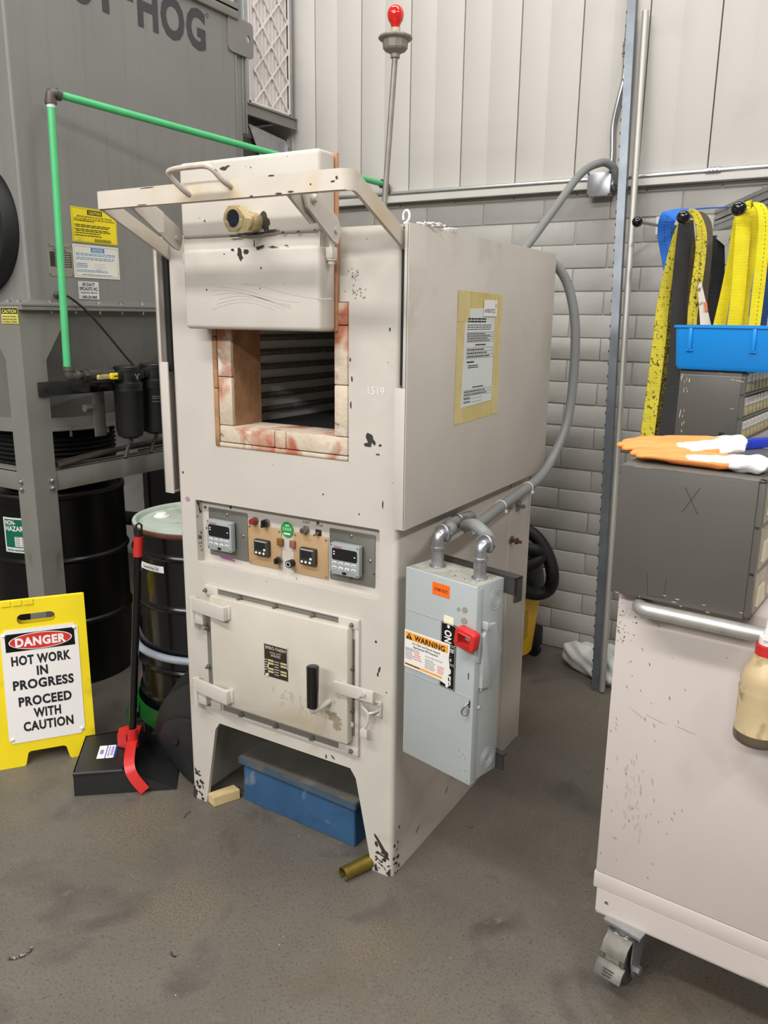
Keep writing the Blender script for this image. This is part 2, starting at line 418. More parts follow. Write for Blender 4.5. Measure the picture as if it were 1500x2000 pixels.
def worn_patches(m, patches):
    """bare brown patches where the floor paint is worn to the aggregate: (x, y, radius)"""
    nt = m.node_tree; N = nt.nodes; L = nt.links; b = N['Principled BSDF']; tc = N.new('ShaderNodeTexCoord')
    for x, y, r in patches:
        prev = b.inputs['Base Color'].links[0].from_socket
        d = N.new('ShaderNodeVectorMath'); d.operation = 'DISTANCE'; L.new(tc.outputs['Object'], d.inputs[0]); d.inputs[1].default_value = (x, y, 0)
        q = N.new('ShaderNodeMath'); q.operation = 'DIVIDE'; L.new(d.outputs['Value'], q.inputs[0]); q.inputs[1].default_value = r
        n = N.new('ShaderNodeTexNoise'); n.inputs['Scale'].default_value = 9; n.inputs['Detail'].default_value = 8; L.new(tc.outputs['Object'], n.inputs['Vector'])
        ad = N.new('ShaderNodeMath'); ad.operation = 'ADD'; L.new(q.outputs[0], ad.inputs[0]); L.new(n.outputs['Fac'], ad.inputs[1])
        rp = N.new('ShaderNodeValToRGB'); rp.color_ramp.elements[0].position = .7; rp.color_ramp.elements[1].position = 1.5
        rp.color_ramp.elements[0].color = (.5, .5, .5, 1); rp.color_ramp.elements[1].color = (0, 0, 0, 1); L.new(ad.outputs[0], rp.inputs[0])
        g = N.new('ShaderNodeTexNoise'); g.inputs['Scale'].default_value = 190; g.inputs['Detail'].default_value = 4; L.new(tc.outputs['Object'], g.inputs['Vector'])
        gr = N.new('ShaderNodeValToRGB'); gr.color_ramp.elements[0].position = .38; gr.color_ramp.elements[1].position = .64
        gr.color_ramp.elements[0].color = lin((80, 71, 59)); gr.color_ramp.elements[1].color = lin((134, 122, 102)); L.new(g.outputs['Fac'], gr.inputs[0])
        mx = N.new('ShaderNodeMix'); mx.data_type = 'RGBA'; L.new(rp.outputs[0], mx.inputs[0]); L.new(prev, mx.inputs[6]); L.new(gr.outputs[0], mx.inputs[7])
        L.new(mx.outputs[2], b.inputs['Base Color'])
worn_patches(M_floor, [(-.84, -.22, .42), (-1.25, -.45, .25), (-.45, -.40, .32), (.10, -.25, .24), (.35, -.55, .42), (.2, 1.3, .6)])

# ================================================================== SETTING
bm = B(); box(bm, -6, 5, -6, 2.1, -.08, 0); struct('floor', bm, M_floor, smooth=0)

WY = 1.95
bm = B()                                    # painted brickwork, course by course
box(bm, -6, 5, WY, WY+.12, 0, 2.2)
z = 0.0; row = 0; ch = .1031; Lb = .306
while z < 2.185:
    h = min(ch, 2.19-z); x = -3.2 + (Lb/2 if row % 2 else 0)+.09
    while x < 2.0:
        j = random.uniform(-.0018, .0018); g = .0045
        box(bm, x+g*random.uniform(.1, .7), x+Lb-g*random.uniform(.1, .7), WY-.0065+j, WY+.01, z+g*random.uniform(.2, .7), z+h-g*random.uniform(.3, .9), .004, seg=2)
        x += Lb
    z += ch; row += 1
struct('wall_back', bm, M_brickw, smooth=60)

bm = B()                                    # cladding boards above the brick, each with a shallow step down its middle
xs = [-1.343+.2815*k for k in range(-14, 14)]
for x in xs:
    m = x+.135
    box(bm, x+.0028, m, WY-.028, WY+.1, 2.195, 5.2, .0003)
    box(bm, m-.001, x+.2783, WY-.0277, WY+.1, 2.195, 5.2, .0003)
box(bm, xs[0], xs[-1], WY+.01, WY+.1, 2.195, 5.2)
struct('wall_back.001', bm, M_clad, smooth=30)
bm = B(); prism(bm, [(WY+.02, 2.188), (WY-.058, 2.188), (WY-.058, 2.192), (WY-.052, 2.228), (WY-.03, 2.236), (WY+.02, 2.236)], 'x', -6, 5)
bm.transform(Matrix(((1, 0, 0, 0), (0, 1, 0, 0), (0, 0, 1, 0), (0, 0, 0, 1))))
struct('trim_1', bm, M_trim, smooth=20)

# ================================================================== FURNACE
F = root('heat_treat_furnace', 'tall cream painted box furnace with an open brick mouth, standing on tapered legs', 'furnace', (-.4, .5, 0))
# front plate with mouth, control recess, lower door opening and cut-out between the feet
bm = B()
outer = [(-.785, 0), (-.736, 0), (-.683, .29), (-.664, .318), (-.148, .318), (-.128, .29), (-.068, 0), (-.015, 0), (-.015, 1.853), (-.785, 1.853)]
mouth = [(-.633, 1.247), (-.155, 1.247), (-.155, 1.668), (-.633, 1.668)]
recess = rrect(-.729, -.054, .865, 1.069, .006, 3)
low = [(-.68, .395), (-.13, .395), (-.13, .77), (-.68, .77)]
plate(bm, outer, [mouth, recess, low], 'y', 0.0, .012)
for s, x0 in ((1, -.015), (-1, -.785)):     # rounded vertical corners
    for z0, z1 in ((0, 1.853),):
        A = []
        for k in range(7):
            a = PI/2*k/6; A.append((x0+s*.015*math.sin(a), .015-.015*math.cos(a)))
        prism(bm, A+[(x0+s*.003, .015), (x0, .012)], 'z', z0, z1)
fr = front(0)
for cx, cy, rx, ry, q in ((-.088, 1.316, .012, .018, .2), (-.094, 1.298, .014, .007, 0), (-.075, 1.307, .006, .01, .5), (-.055, 1.30, .006, .004, .3), (-.059, 1.275, .003, .003, 0), (-.065, 1.275, .003, .003, 0),
                          (-.045, 1.14, .0025, .014, 0), (-.03, 1.60, .003, .006, 0), (-.062, .742, .004, .005, .3), (-.05, .66, .004, .012, -.3), (-.055, .645, .003, .008, 0),
                          (-.775, 1.15, .004, .005, 0), (-.07, .94, .004, .003, 0), (-.24, 1.145, .003, .003, 0), (-.12, 1.104, .003, .003, 0), (-.21, .335, .012, .003, -.6), (-.235, .33, .003, .009, 0), (-.60, .30, .003, .003, 0),
                          (-.145, 1.47, .003, .01, .1), (-.148, 1.40, .003, .012, 0), (-.15, 1.52, .003, .006, 0)):
    blob_poly(bm, fr, cx, cy, rx, ry, q, mi=1)
for k in range(26):                          # chipped paint round the feet
    for xa, xb in ((-.79, -.74), (-.058, -.01)):
        if random.random() < .62:
            zz = abs(random.gauss(0, .055))+.004
            blob_poly(bm, fr, random.uniform(xa, xb), zz, random.uniform(.002, .009), random.uniform(.002, .011), random.uniform(-1, 1), mi=1)
for pts in (((-.785, .12), (-.765, .098), (-.752, .095), (-.768, .09), (-.786, .108)), ((-.06, .13), (-.045, .115), (-.022, .085), (-.012, .08), (-.012, .066), (-.03, .07), (-.05, .105), (-.062, .122)),
            ((-.052, .075), (-.03, .066), (-.018, .07), (-.02, .058), (-.045, .064)), ((-.012, .02), (-.004, .03), (-.004, .002), (-.014, .003)), ((-.795, .04), (-.786, .05), (-.782, .0), (-.796, .0)), ((-.06, .02), (-.054, .03), (-.046, .004), (-.058, .002))):
    poly(bm, fr, pts, .0007, 1)
blob_poly(bm, fr, -.76, 1.066, .012, .009, 0, mi=2)
for cx, cy, rx, ry in ((-.125, 1.69, .022, .02), (-.14, 1.73, .012, .025)):
    for k in range(14): blob_poly(bm, fr, cx+random.gauss(0, rx*.5), cy+random.gauss(0, ry*.5), .002+.003*random.random(), .002, random.random()*3, mi=3)
obj('front_panel', bm, [M_furn, M_chip, mat('faded_pink_mark', (176, 140, 160), .6), M_dirt], F)
bm = B(); t_fr = fr
text(bm, '1519', fr, -.069, 1.443, .021, bold=-.004, off=.0008); obj('chalk_number', bm, M_white, F)
# sides, back, top, floor of the casing
bm = B(); box(bm, -.012, 0, .015, 1.0, 0, 1.853); box(bm, -.012, .004, .985, 1.0, 0, 1.06)
sd = side(0)
for k in range(14): blob_poly(bm, sd, .01+abs(random.gauss(0, .03)), abs(random.gauss(0, .05)), .006*random.random()+.002, .008*random.random()+.002, random.random(), mi=1)
for cy, cz in ((.36, .10), (.41, .13), (.62, .06), (.16, .07)): blob_poly(bm, sd, cy, cz, .018, .003, .6, mi=1, n=9)
# vertical bend with a fold along the back third of the panel
box(bm, -.002, .0045, .80, .806, 0, 1.07, .002)
obj('side_panel', bm, [M_furn_side, M_chip], F)
bm = B(); box(bm, -.80, -.788, .015, 1.0, 0, 1.853); obj('side_panel', bm, M_furn_side, F)
bm = B(); box(bm, -.788, -.012, .988, 1.0, 0, 1.853); obj('back_panel', bm, M_furn_side, F)
bm = B(); box(bm, -.79, -.01, .012, .99, 1.835, 1.853, .003); obj('top_panel', bm, M_furn, F)
bm = B(); box(bm, -.788, -.012, .012, .988, .335, .345); obj('base_plate', bm, M_dsteel, F)
# stand-off side covers
def cover(s, xo):
    bm = B()
    xa, xb = (xo-.006, xo) if s > 0 else (xo, xo+.006)
    box(bm, xa, xb, -.022, 1.04, 1.083, 1.853, .002)
    fi = (xo-.024, xo-.001) if s > 0 else (xo+.001, xo+.024)
    fw = (xo-.036, xo-.001) if s > 0 else (xo+.001, xo+.036)
    zs = 1.455 if s > 0 else 1.49
    ys = -.0015
    box(bm, fw[0], fw[1], -.022, -.016, 1.083, zs, .0015)                # front flange, full width below
    fs = (xo-.013, xo-.001) if s > 0 else (xo+.001, xo+.013)
    box(bm, fs[0], fs[1], -.022, -.016, zs-.002, 1.853, .0015)            # narrow above, leaving a slot for the lift arm
    box(bm, fi[0], fi[1], -.02, 1.04, 1.083, 1.089); box(bm, fi[0], fi[1], -.0, 1.04, 1.847, 1.853)
    box(bm, fi[0], fi[1], 1.034, 1.04, 1.083, 1.853)
    obj('side_cover', bm, M_furn_side, F)
cover(1, .034); cover(-1, -.834)
for x in (.001, -.82): bm = B(); box(bm, x, x+.019, .001, 1.03, 1.46, 1.846); obj('cover_slot_shade', bm, M_dark, F)  # dark filler block standing in for the shade inside the open cover slot

# ---- brick mouth and heating chamber
def brick(x0, x1, z0, z1, y0=-.006, y1=.125, m=None):
    bm = B(); box(bm, x0+.0008, x1-.0008, y0, y1, z0+.0008, z1-.0008, .004); obj('refractory_brick', bm, m or M_brick_r, F)
brick(-.632, -.612, 1.247, 1.42, m=M_brick_d); brick(-.632, -.612, 1.42, 1.57, m=M_brick_d); brick(-.632, -.612, 1.57, 1.667, m=M_brick_d)
brick(-.611, -.558, 1.313, 1.455); brick(-.611, -.558, 1.455, 1.667)
brick(-.199, -.155, 1.313, 1.452); brick(-.199, -.155, 1.452, 1.608); brick(-.199, -.155, 1.608, 1.667)
brick(-.611, -.405, 1.262, 1.313); brick(-.405, -.365, 1.262, 1.313); brick(-.365, -.155, 1.262, 1.313)
brick(-.631, -.156, 1.247, 1.2615, -.004)
brick(-.557, -.2, 1.61, 1.667, .02)
for x in (-.5575, -.2005): bm = B(); box(bm, x, x+.001, .003, .125, 1.313, 1.66); obj('scorched_jamb', bm, M_brick_d, F)
bm = B()
box(bm, -.66, -.64, .125, .92, 1.26, 1.74); box(bm, -.12, -.10, .125, .92, 1.26, 1.74); box(bm, -.66, -.10, .92, .94, 1.26, 1.74); box(bm, -.66, -.10, .125, .94, 1.72, 1.74)
obj('chamber_lining', bm, M_cham, F)
bm = B(); box(bm, -.64, -.12, .126, .92, 1.255, 1.299, .004); obj('hearth_plate', bm, M_hearth, F)
for k in range(8):
    zz = 1.335+k*.0455
    bm = B(); P = [(-.634, .13+.0035*i, zz) for i in range(0, 225)]
    tube(bm, P, .0105, 8, rib=.72)
    obj('heating_coil', bm, M_coil, F)
for k in range(8):
    zz = 1.335+k*.0455
    bm = B(); P = [(-.62+.0045*i, .914, zz) for i in range(0, 106)]
    tube(bm, P, .0105, 8, rib=.72)
    obj('heating_coil', bm, M_coil, F)
bm = B(); box(bm, -.60, -.49, .66, .76, 1.30, 1.40, .004); obj('ceramic_block', bm, M_disc, F)

# ---- raised door
DY = -.085
bm = B()
def shell(z0, z1):
    x0, x1 = -.655, -.187; b = .012
    box(bm, x0, x1, DY, -.012, z0, z1, b, seg=3)
shell(1.592, 1.806); shell(1.832, 2.030)
box(bm, x0 := -.652, -.19, DY+.006, -.012, 1.80, 1.838)
fr = front(DY)
for cx, cy, rx, ry, q in ((-.408, 1.835, .06, .006, 0), (-.345, 1.838, .045, .005, .1), (-.46, 1.832, .03, .003, 0)): blob_poly(bm, fr, cx, cy+.003, rx, ry, q, n=22, mi=1, jag=.6)
for cx, cy, rx, ry, q in ((-.445, 1.785, .012, .022, .2), (-.425, 1.793, .016, .008, 0), (-.378, 1.803, .018, .005, .2), (-.395, 1.814, .003, .012, 0), (-.47, 1.80, .008, .004, 0), (-.335, 1.803, .02, .003, 0), (-.29, 1.805, .01, .002, 0),
                          (-.50, 1.79, .003, .003, 0), (-.565, 1.878, .003, .004, 0), (-.33, 1.94, .005, .006, 0), (-.375, 1.752, .003, .004, 0), (-.38, 1.70, .003, .002, 0), (-.49, 2.005, .018, .006, 0), (-.475, 2.009, .008, .003, 0), (-.40, 2.0, .003, .002, 0), (-.20, 1.84, .004, .003, 0), (-.30, 1.838, .006, .003, 0), (-.25, 1.838, .007, .002, 0)):
    blob_poly(bm, fr, cx, cy, rx, ry, q, mi=1, jag=.55)
blob_poly(bm, fr, -.36, 1.865, .02, .03, .3, mi=1, jag=.4, n=16)
for k in range(7):
    r0 = .02*k*random.random()
    q = [(-.55+r0+(.22+.012*k)*i/10, 1.645+.008*k+.02*math.sin(PI*i/10+.3*k)) for i in range(11)]
    for a, b2 in zip(q, q[1:]): poly(bm, fr, [(a[0], a[1]-.0008), (b2[0], b2[1]-.0008), (b2[0], b2[1]+.0008), (a[0], a[1]+.0008)], .0005, 2)
DOOR = obj('lift_door', bm, [M_furn, M_chip, mat('graphite_rub', (190, 183, 174), .6)], F)
bm = B(); box(bm, -.652, -.1835, -.0125, -.002, 1.592, 2.03, .002); obj('insulation_edge', bm, M_rustins, DOOR)
# sight port
bm = B(); cyl(bm, (-.388, DY, 1.866), (-.388, DY-.035, 1.866), .024, n=24); cyl(bm, (-.388, DY-.03, 1.866), (-.388, DY-.06, 1.866), .021, n=24)
hexnut(bm, (-.388, DY-.058, 1.866), (-.388, DY-.086, 1.866), .036)
lathe(bm, [(.031, DY-.086), (.031, DY-.09), (.022, DY-.0915), (.0205, DY-.086)], (-.388, 0, 1.866), 28, axis='y')
SP = obj('sight_port', bm, M_brass, DOOR)
bm = B(); cyl(bm, (-.388, DY-.085, 1.866), (-.388, DY-.0875, 1.866), .0205, n=24); obj('sight_glass', bm, M_glass, SP)
# guide rod, lug and link plates on the door sides
for s, x in ((1, -.187), (-1, -.655)):
    bm = B(); xx = x+s*.012
    cyl(bm, (xx, -.05, 1.80), (xx, -.05, 1.86), .006, n=12); box(bm, xx-.011, xx+.011, -.062, -.038, 1.772, 1.80, .003)
    hexnut(bm, (xx, -.05, 1.772), (xx, -.05, 1.768), .013); hexnut(bm, (xx, -.05, 1.768), (xx, -.05, 1.759), .009)
    obj('guide_rod', bm, M_furn, DOOR)

# ---- lifting frame
YB, ZB0, ZB1 = -.25, 1.900, 1.944
bm = B()
xl, xr = -.79, .006
def flat_arm(path, h, t):
    rings = []
    for i, (x, y, zc) in enumerate(path):
        a = Vector(path[max(i-1, 0)][:2]); b2 = Vector(path[min(i+1, len(path)-1)][:2]); tg = (b2-a).normalized(); nn = Vector((-tg.y, tg.x))
        rings.append([bm.verts.new((x+nn.x*o*t, y+nn.y*o*t, zc+q*h/2)) for o, q in ((-.5, -1), (.5, -1), (.5, 1), (-.5, 1))])
    for a, b2 in zip(rings, rings[1:]):
        for k in range(4): bm.faces.new((a[k], a[(k+1) % 4], b2[(k+1) % 4], b2[k]))
    bm.faces.new(rings[0][::-1]); bm.faces.new(rings[-1])
zc = (ZB0+ZB1)/2
path = [(xl+.0, .02, 1.800), (xl, -.225, zc-.006)]
for k in range(1, 6): a = PI/2*k/6; path.append((xl+.012*(1-math.cos(a)), -.238-.012*math.sin(a), zc))
path.append((xl+.012, YB, zc)); path.append((xr-.03, YB, zc))
for k in range(1, 6): a = PI/2*k/6; path.append((xr-.03+.03*math.sin(a), YB+.03*(1-math.cos(a)), zc))
path += [(xr, YB+.032, zc-.003), (xr, .02, 1.806)]
flat_arm(path, ZB1-ZB0, .0095)
box(bm, xl, xr-.01, YB, YB+.02, ZB0, ZB0+.005)      # bottom lip of the angle
fr = front(YB-.0049)
for cx, cy, rx, ry in ((-.18, 1.902, .012, .002), (-.145, 1.904, .010, .002), (-.26, 1.901, .006, .002), (-.62, 1.902, .02, .001), (-.02, 1.925, .004, .004), (-.03, 1.918, .007, .002), (-.09, 1.916, .003, .002), (-.2, 1.942, .01, .002), (-.6, 1.9415, .03, .0012)):
    blob_poly(bm, fr, cx, cy, rx, ry, 0, mi=1)
FRM = obj('lifting_frame', bm, [mat('heat_stained_paint', (208, 198, 184), .5, var=.06, vscale=5, spots=[((204, 184, 146), 6, .52, .2)]), M_chip], F)
bm = B(); P = smoothpath([(-.455, YB-.004, 1.916), (-.46, YB-.025, 1.928), (-.475, YB-.05, 1.957), (-.46, YB-.055, 1.966), (-.40, YB-.055, 1.968), (-.345, YB-.053, 1.964), (-.325, YB-.03, 1.937), (-.322, YB-.004, 1.926)], 5)
tube(bm, P, .0065, 10); obj('grab_handle', bm, mat('worn_handle', (190, 176, 164), .5, var=.12, vscale=40, spots=[((110, 92, 80), 60, .6, .1)]), FRM)
for s, xc in ((1, -.166), (-1, -.676)):
    bm = B()
    # bar hung from the frame (YZ profile) then the link plate down to the door side
    prism(bm, [(YB+.01, 1.915), (YB+.01, 1.90), (-.15, 1.846), (-.13, 1.85), (-.13, 1.90), (YB+.06, 1.93)], 'x', xc-.004, xc+.004)
    x2 = xc+s*.014
    prism(bm, [(-.20, 1.918), (-.165, 1.928), (-.06, 1.868), (-.045, 1.84), (-.06, 1.806), (-.08, 1.812), (-.185, 1.878)], 'x', x2-.004, x2+.004)
    screw(bm, (x2+.004, -.165, 1.90), (1, 0, 0), .011, .012); hexnut(bm, (x2-.03, -.165, 1.90), (x2+.0, -.165, 1.90), .008)
    cyl(bm, (x2-.012*1, -.07, 1.838), (x2+.009, -.07, 1.838), .007)
    o = obj('link_plate', bm, M_furn, FRM)
bm = B(); box(bm, -.006, .0, .012, .03, 1.79, 1.83); obj('pivot_lug', bm, M_furn, FRM)

# ---- control recess
RY = .03
bm = B()
box(bm, -.735, -.05, RY, RY+.006, .86, 1.075)
box(bm, -.735, -.7285, .002, RY, .86, 1.075); box(bm, -.0545, -.05, .002, RY, .86, 1.075); box(bm, -.735, -.05, .002, RY, 1.0685, 1.075); box(bm, -.735, -.05, .002, RY, .858, .8655)
fr = front(RY)
for cx, cy in ((-.712, .972), (-.61, 1.053), (-.28, 1.05), (-.715, 1.04)): blob_poly(bm, fr, cx, cy, .005, .006, 0, mi=1)
for k in range(16): blob_poly(bm, (Vector((-.7285, 0, 0)), Y3, Z3, X3), .006+.018*random.random(), .875+.19*random.random(), .003, .008*random.random()+.002, 0, mi=1)
blob_poly(bm, fr, -.635, .886, .045, .008, -.1, mi=2)
text(bm, 'START', fr, -.322, 1.046, .007, off=.0006, mi=3); text(bm, 'STOP', fr, -.275, 1.044, .008, off=.0006, mi=3)
obj('control_recess', bm, [M_furn, M_chip, mat('magenta_paint_smear', (170, 84, 150), .6), M_ink], F)
def pan_screw(bm, x, z, y, mi=0, r=.0055):
    lathe(bm, [(r, 0), (r*.9, .002), (r*.5, .0032), (0, .0035)], (0, 0, 0), 14) if False else tube(bm, [(x, y, z), (x, y-.0018, z), (x, y-.0033, z)], [r, r*.95, r*.55], 12, mi)
def din4(x0, x1, z0, z1, scr, pl):
    bm = B(); px0, px1, pz0, pz1 = pl
    prism(bm, rrect(px0, px1, pz0, pz1, .004, 3), 'y', RY-.003, RY, b=.0006)
    P0 = obj('mounting_plate', bm, M_plate, F)
    for x, z, d in scr:
        bm = B(); pan_screw(bm, x, z, RY-.003); obj('screw', bm, M_brassdull if d else M_steel, P0)
    bm = B(); y1 = RY-.030
    box(bm, x0+.003, x1-.003, y1+.016, RY-.002, z0+.003, z1-.003, .002, mi=1)
    prism(bm, rrect(x0, x1, z0, z1, .006, 4), 'y', y1, y1+.02, b=.002)
    ff = front(y1)
    for sx in (x0+.005, x1-.005):
        for sz in (z0+.006, z1-.006): poly(bm, ff, ell(sx, sz, .002, .002, 10), .0004, 1)
    bars(bm, ff, x0+.014, x0+.04, z1-.0125, z1-.008, 1, .6, .0005, 2, (.05, .1), 0)
    T = obj('temperature_controller', bm, [M_ctrl, M_black, M_redink], F)
    bm = B(); prism(bm, rrect(x0+.008, x1-.006, z0+.044, z1-.014, .006, 4), 'y', y1-.0012, y1+.001); 
    fd = front(y1-.0012)
    for q in (0, 1): quad(bm, fd, x0+.012, x0+.018, z1-.026-.007*q, z1-.023-.007*q, .0003, 1)
    quad(bm, fd, x1-.016, x1-.011, z1-.034, z1-.031, .0003, 1)
    obj('display', bm, [M_black, M_white], T)
    for r in range(2):
        for c in range(4):
            bm = B(); cx = x0+.016+c*.0215; cz = z0+.034-r*.0135
            prism(bm, ell(cx, cz, .0085, .0048, 18), 'y', y1-.0015, y1, b=.0006)
            fb = front(y1-.0016)
            if r == 1 and c in (1, 2):
                s = 1 if c == 1 else -1; poly(bm, fb, [(cx-.0025, cz-.0016*s), (cx+.0025, cz-.0016*s), (cx, cz+.0022*s)], .0003, 1)
            else: bars(bm, fb, cx-.005, cx+.005, cz-.0012, cz+.0012, 1, .8, .0003, 1, (.2, .3), 0)
            obj('key', bm, [M_sheet, M_ink], T)
    bm = B(); prism(bm, ell((x0+x1)/2, z0+.007, .008, .0042, 18), 'y', y1-.001, y1); obj('key', bm, M_black, T)
    return T
din4(-.685, -.586, .916, 1.012, [(-.623, 1.029, 0), (-.56, .969, 0), (-.625, .903, 0), (-.694, .966, 0)], (-.700, -.543, .889, 1.043))
din4(-.2185, -.1205, .917, 1.009, [(-.163, 1.029, 0), (-.227, .966, 0), (-.100, .966, 0), (-.164, .902, 1)], (-.238, -.0845, .889, 1.042))
def din16(x0, x1, z0, z1, pl):
    bm = B(); px0, px1, pz0, pz1 = pl
    box(bm, px0, px1, RY-.003, RY, pz0, pz1, .0006); P0 = obj('tan_plate', bm, M_tan, F)
    for x in (px0+.007, px1-.007):
        for z in (pz0+.008, pz1-.008):
            bm = B(); pan_screw(bm, x, z, RY-.003, 0, .0035); obj('screw', bm, M_steel, P0)
    bm = B(); y1 = RY-.016; prism(bm, rrect(x0, x1, z0, z1, .004, 4), 'y', y1, RY-.002, b=.0012)
    ff = front(y1); bars(bm, ff, x0+.004, x1-.006, z1-.006, z1-.003, 1, .8, .0004, 1, (.1, .3), 0)
    quad(bm, ff, x0+.016, x0+.02, z1-.0075, z1-.0065, .0004, 2); quad(bm, ff, x0+.026, x0+.03, z1-.0075, z1-.0065, .0004, 2)
    T = obj('process_controller', bm, [M_dsteel, M_sheet, M_redink], F)
    bm = B(); quad(bm, ff, x0+.006, x1-.012, z0+.019, z1-.009, .0005, 0, .0004); obj('display', bm, mat('dark_lcd', (34, 36, 38), .15), T)
    for bx, bz in ((x0+.009, z0+.009), (x0+.023, z0+.009), (x0+.038, z0+.009), (x0+.041, z0+.021)):
        bm = B(); prism(bm, ell(bx, bz, .0042, .0036, 14), 'y', y1-.001, y1); obj('key', bm, M_white, T)
din16(-.509, -.4535, .921, .971, (-.541, -.413, .885, 1.013)); din16(-.337, -.281, .921, .972, (-.368, -.243, .885, 1.012))
def knobby(name, x, z, m, r=.009, l=.02, tip=None, y=RY, hexr=.0125):
    bm = B(); tube(bm, [(x, y, z), (x, y-.005, z)], hexr, 6, 1); cyl(bm, (x, y-.005, z), (x, y-l, z), r, r*.92, 16)
    if tip is not None: cyl(bm, (x, y-l, z), (x, y-l-.001, z), r*.55, n=14, mi=2)
    obj(name, bm, [m, M_steel, tip or m], F)
knobby('pilot_lamp', -.511, 1.025, mat('maroon_lens', (140, 48, 46), .3), .010, .024)
bm = B(); cyl(bm, (-.468, RY, 1.024), (-.468, RY-.008, 1.024), .0125, n=18, mi=1); cyl(bm, (-.468, RY-.006, 1.024), (-.468, RY-.018, 1.024), .0095, n=18); box(bm, -.471, -.465, RY-.028, RY-.01, 1.013, 1.036, .002); obj('selector_knob', bm, [M_black, M_steel], F)
knobby('pilot_lamp', -.322, 1.024, M_steel, .0095, .022, mat('dark_maroon_cap', (92, 60, 56), .4))
bm = B(); box(bm, -.288, -.268, RY-.002, RY, 1.012, 1.03); cyl(bm, (-.278, RY, 1.02), (-.278, RY-.012, 1.02), .005, n=12, mi=1); tube(bm, [(-.278, RY-.01, 1.02), (-.28, RY-.022, 1.017)], [.002, .003], 10, 1); obj('toggle_switch', bm, [M_black, M_steel], F)
bm = B(); box(bm, -.424, -.404, RY-.012, RY-.002, .963, .985, .002); obj('indicator_lamp', bm, mat('amber_lens', (122, 86, 44), .25), F)
bm = B(); box(bm, -.377, -.358, RY-.012, RY-.002, .963, .985, .002); obj('indicator_lamp', bm, mat('dusky_red_lens', (150, 92, 84), .25), F)
bm = B(); tube(bm, [(-.421, RY-.003, .916), (-.421, RY-.008, .916)], .0125, 6, 1); cyl(bm, (-.421, RY-.008, .916), (-.421, RY-.02, .916), .0095, n=18); box(bm, -.424, -.418, RY-.028, RY-.01, .908, .924, .002); obj('selector_knob', bm, [M_black, M_steel], F)
bm = B(); cyl(bm, (-.372, RY-.003, .915), (-.372, RY-.024, .915), .0115, n=20); cyl(bm, (-.372, RY-.024, .915), (-.372, RY-.0245, .915), .008, n=18, mi=1); cyl(bm, (-.372, RY-.0245, .915), (-.372, RY-.025, .915), .006, n=18); obj('push_button', bm, [M_black, M_white], F)
bm = B(); fr = front(RY-.0035); cx, cz = -.39, 1.015
poly(bm, fr, ell(cx, cz, .0225, .0235, 32), .0005, 0); text(bm, '2.0.0.0', fr, cx, cz+.002, .009, maxw=.032, off=.001, mi=1)
quad(bm, fr, cx-.012, cx+.012, cz-.0155, cz-.0105, .001, 1); bars(bm, fr, cx-.006, cx+.01, cz+.0095, cz+.015, 2, .6, .001, 1, (.1, .2), .2)
obj('green_round_sticker', bm, [M_gstk, M_white], F)
# small inked stop mark near the keys done; ---- lower access door
bm = B()
plate(bm, [(-.693, .372), (-.114, .372), (-.114, .797), (-.693, .797)], [[(-.66, .40), (-.15, .40), (-.15, .765), (-.66, .765)]], 'y', -.004, 0.0)
fr = front(-.004)
for xs0, xs1, zs0, zs1 in ((-.640, -.182, .771, .791), (-.640, -.182, .374, .394), (-.698, -.672, .455, .735), (-.150, -.128, .43, .735)): quad(bm, fr, xs0, xs1, zs0, zs1, .001, 1, .001)
# corner tabs and raised lip of the frame
for x0, x1, z0, z1 in ((-.694, -.64, .766, .797), (-.182, -.114, .769, .797), (-.182, -.114, .372, .398), (-.694, -.645, .372, .398), (-.126, -.1135, .372, .7975)): box(bm, x0, x1, -.012+(.0015 if z1-z0 > .1 else 0), 0, z0, z1, .0012)
box(bm, -.694, -.114, -.01, 0, .792, .798, .0015); box(bm, -.694, -.114, -.01, 0, .370, .375, .0015)
AF = obj('access_frame', bm, [M_furn, M_gask], F)
for x, z in ((-.689, .781), (-.55, .781), (-.411, .781), (-.273, .780), (-.136, .780), (-.137, .647), (-.137, .514), (-.137, .384), (-.28, .383), (-.419, .384), (-.559, .384), (-.694, .386), (-.693, .517), (-.691, .651)):
    bm = B(); tube(bm, [(x, -.005, z), (x, -.013, z)], .008, 6); cyl(bm, (x, -.013, z), (x, -.022, z), .0042, n=10); obj('bolt', bm, M_steel, AF)
bm = B(); box(bm, -.652, -.135, -.036, -.006, .417, .776, .0025)
fr = front(-.036)
for k in range(40):
    blob_poly(bm, fr, -.30+.06*random.gauss(0, 1)+.02, .50+.025*random.gauss(0, 1), .002+.006*random.random(), .003+.012*random.random(), random.uniform(-.4, .4), mi=2, jag=.7)
for cx, cy, rx, ry in ((-.178, .49, .032, .02), (-.172, .465, .018, .016), (-.19, .497, .03, .01)): blob_poly(bm, fr, cx, cy, rx, ry, -.3, n=24, mi=1, jag=.5)
AD = obj('access_door', bm, [mat('scuffed_door_paint', (204, 196, 182), .45, var=.06, vscale=6, spots=[((184, 170, 144), 3.5, .55, .2)]), mat('brown_grease', (156, 140, 120), .6, var=.15, vscale=40), mat('light_scuff', (182, 172, 157), .6), mat('pale_tan_stain', (194, 180, 152), .5, var=.05)], F)
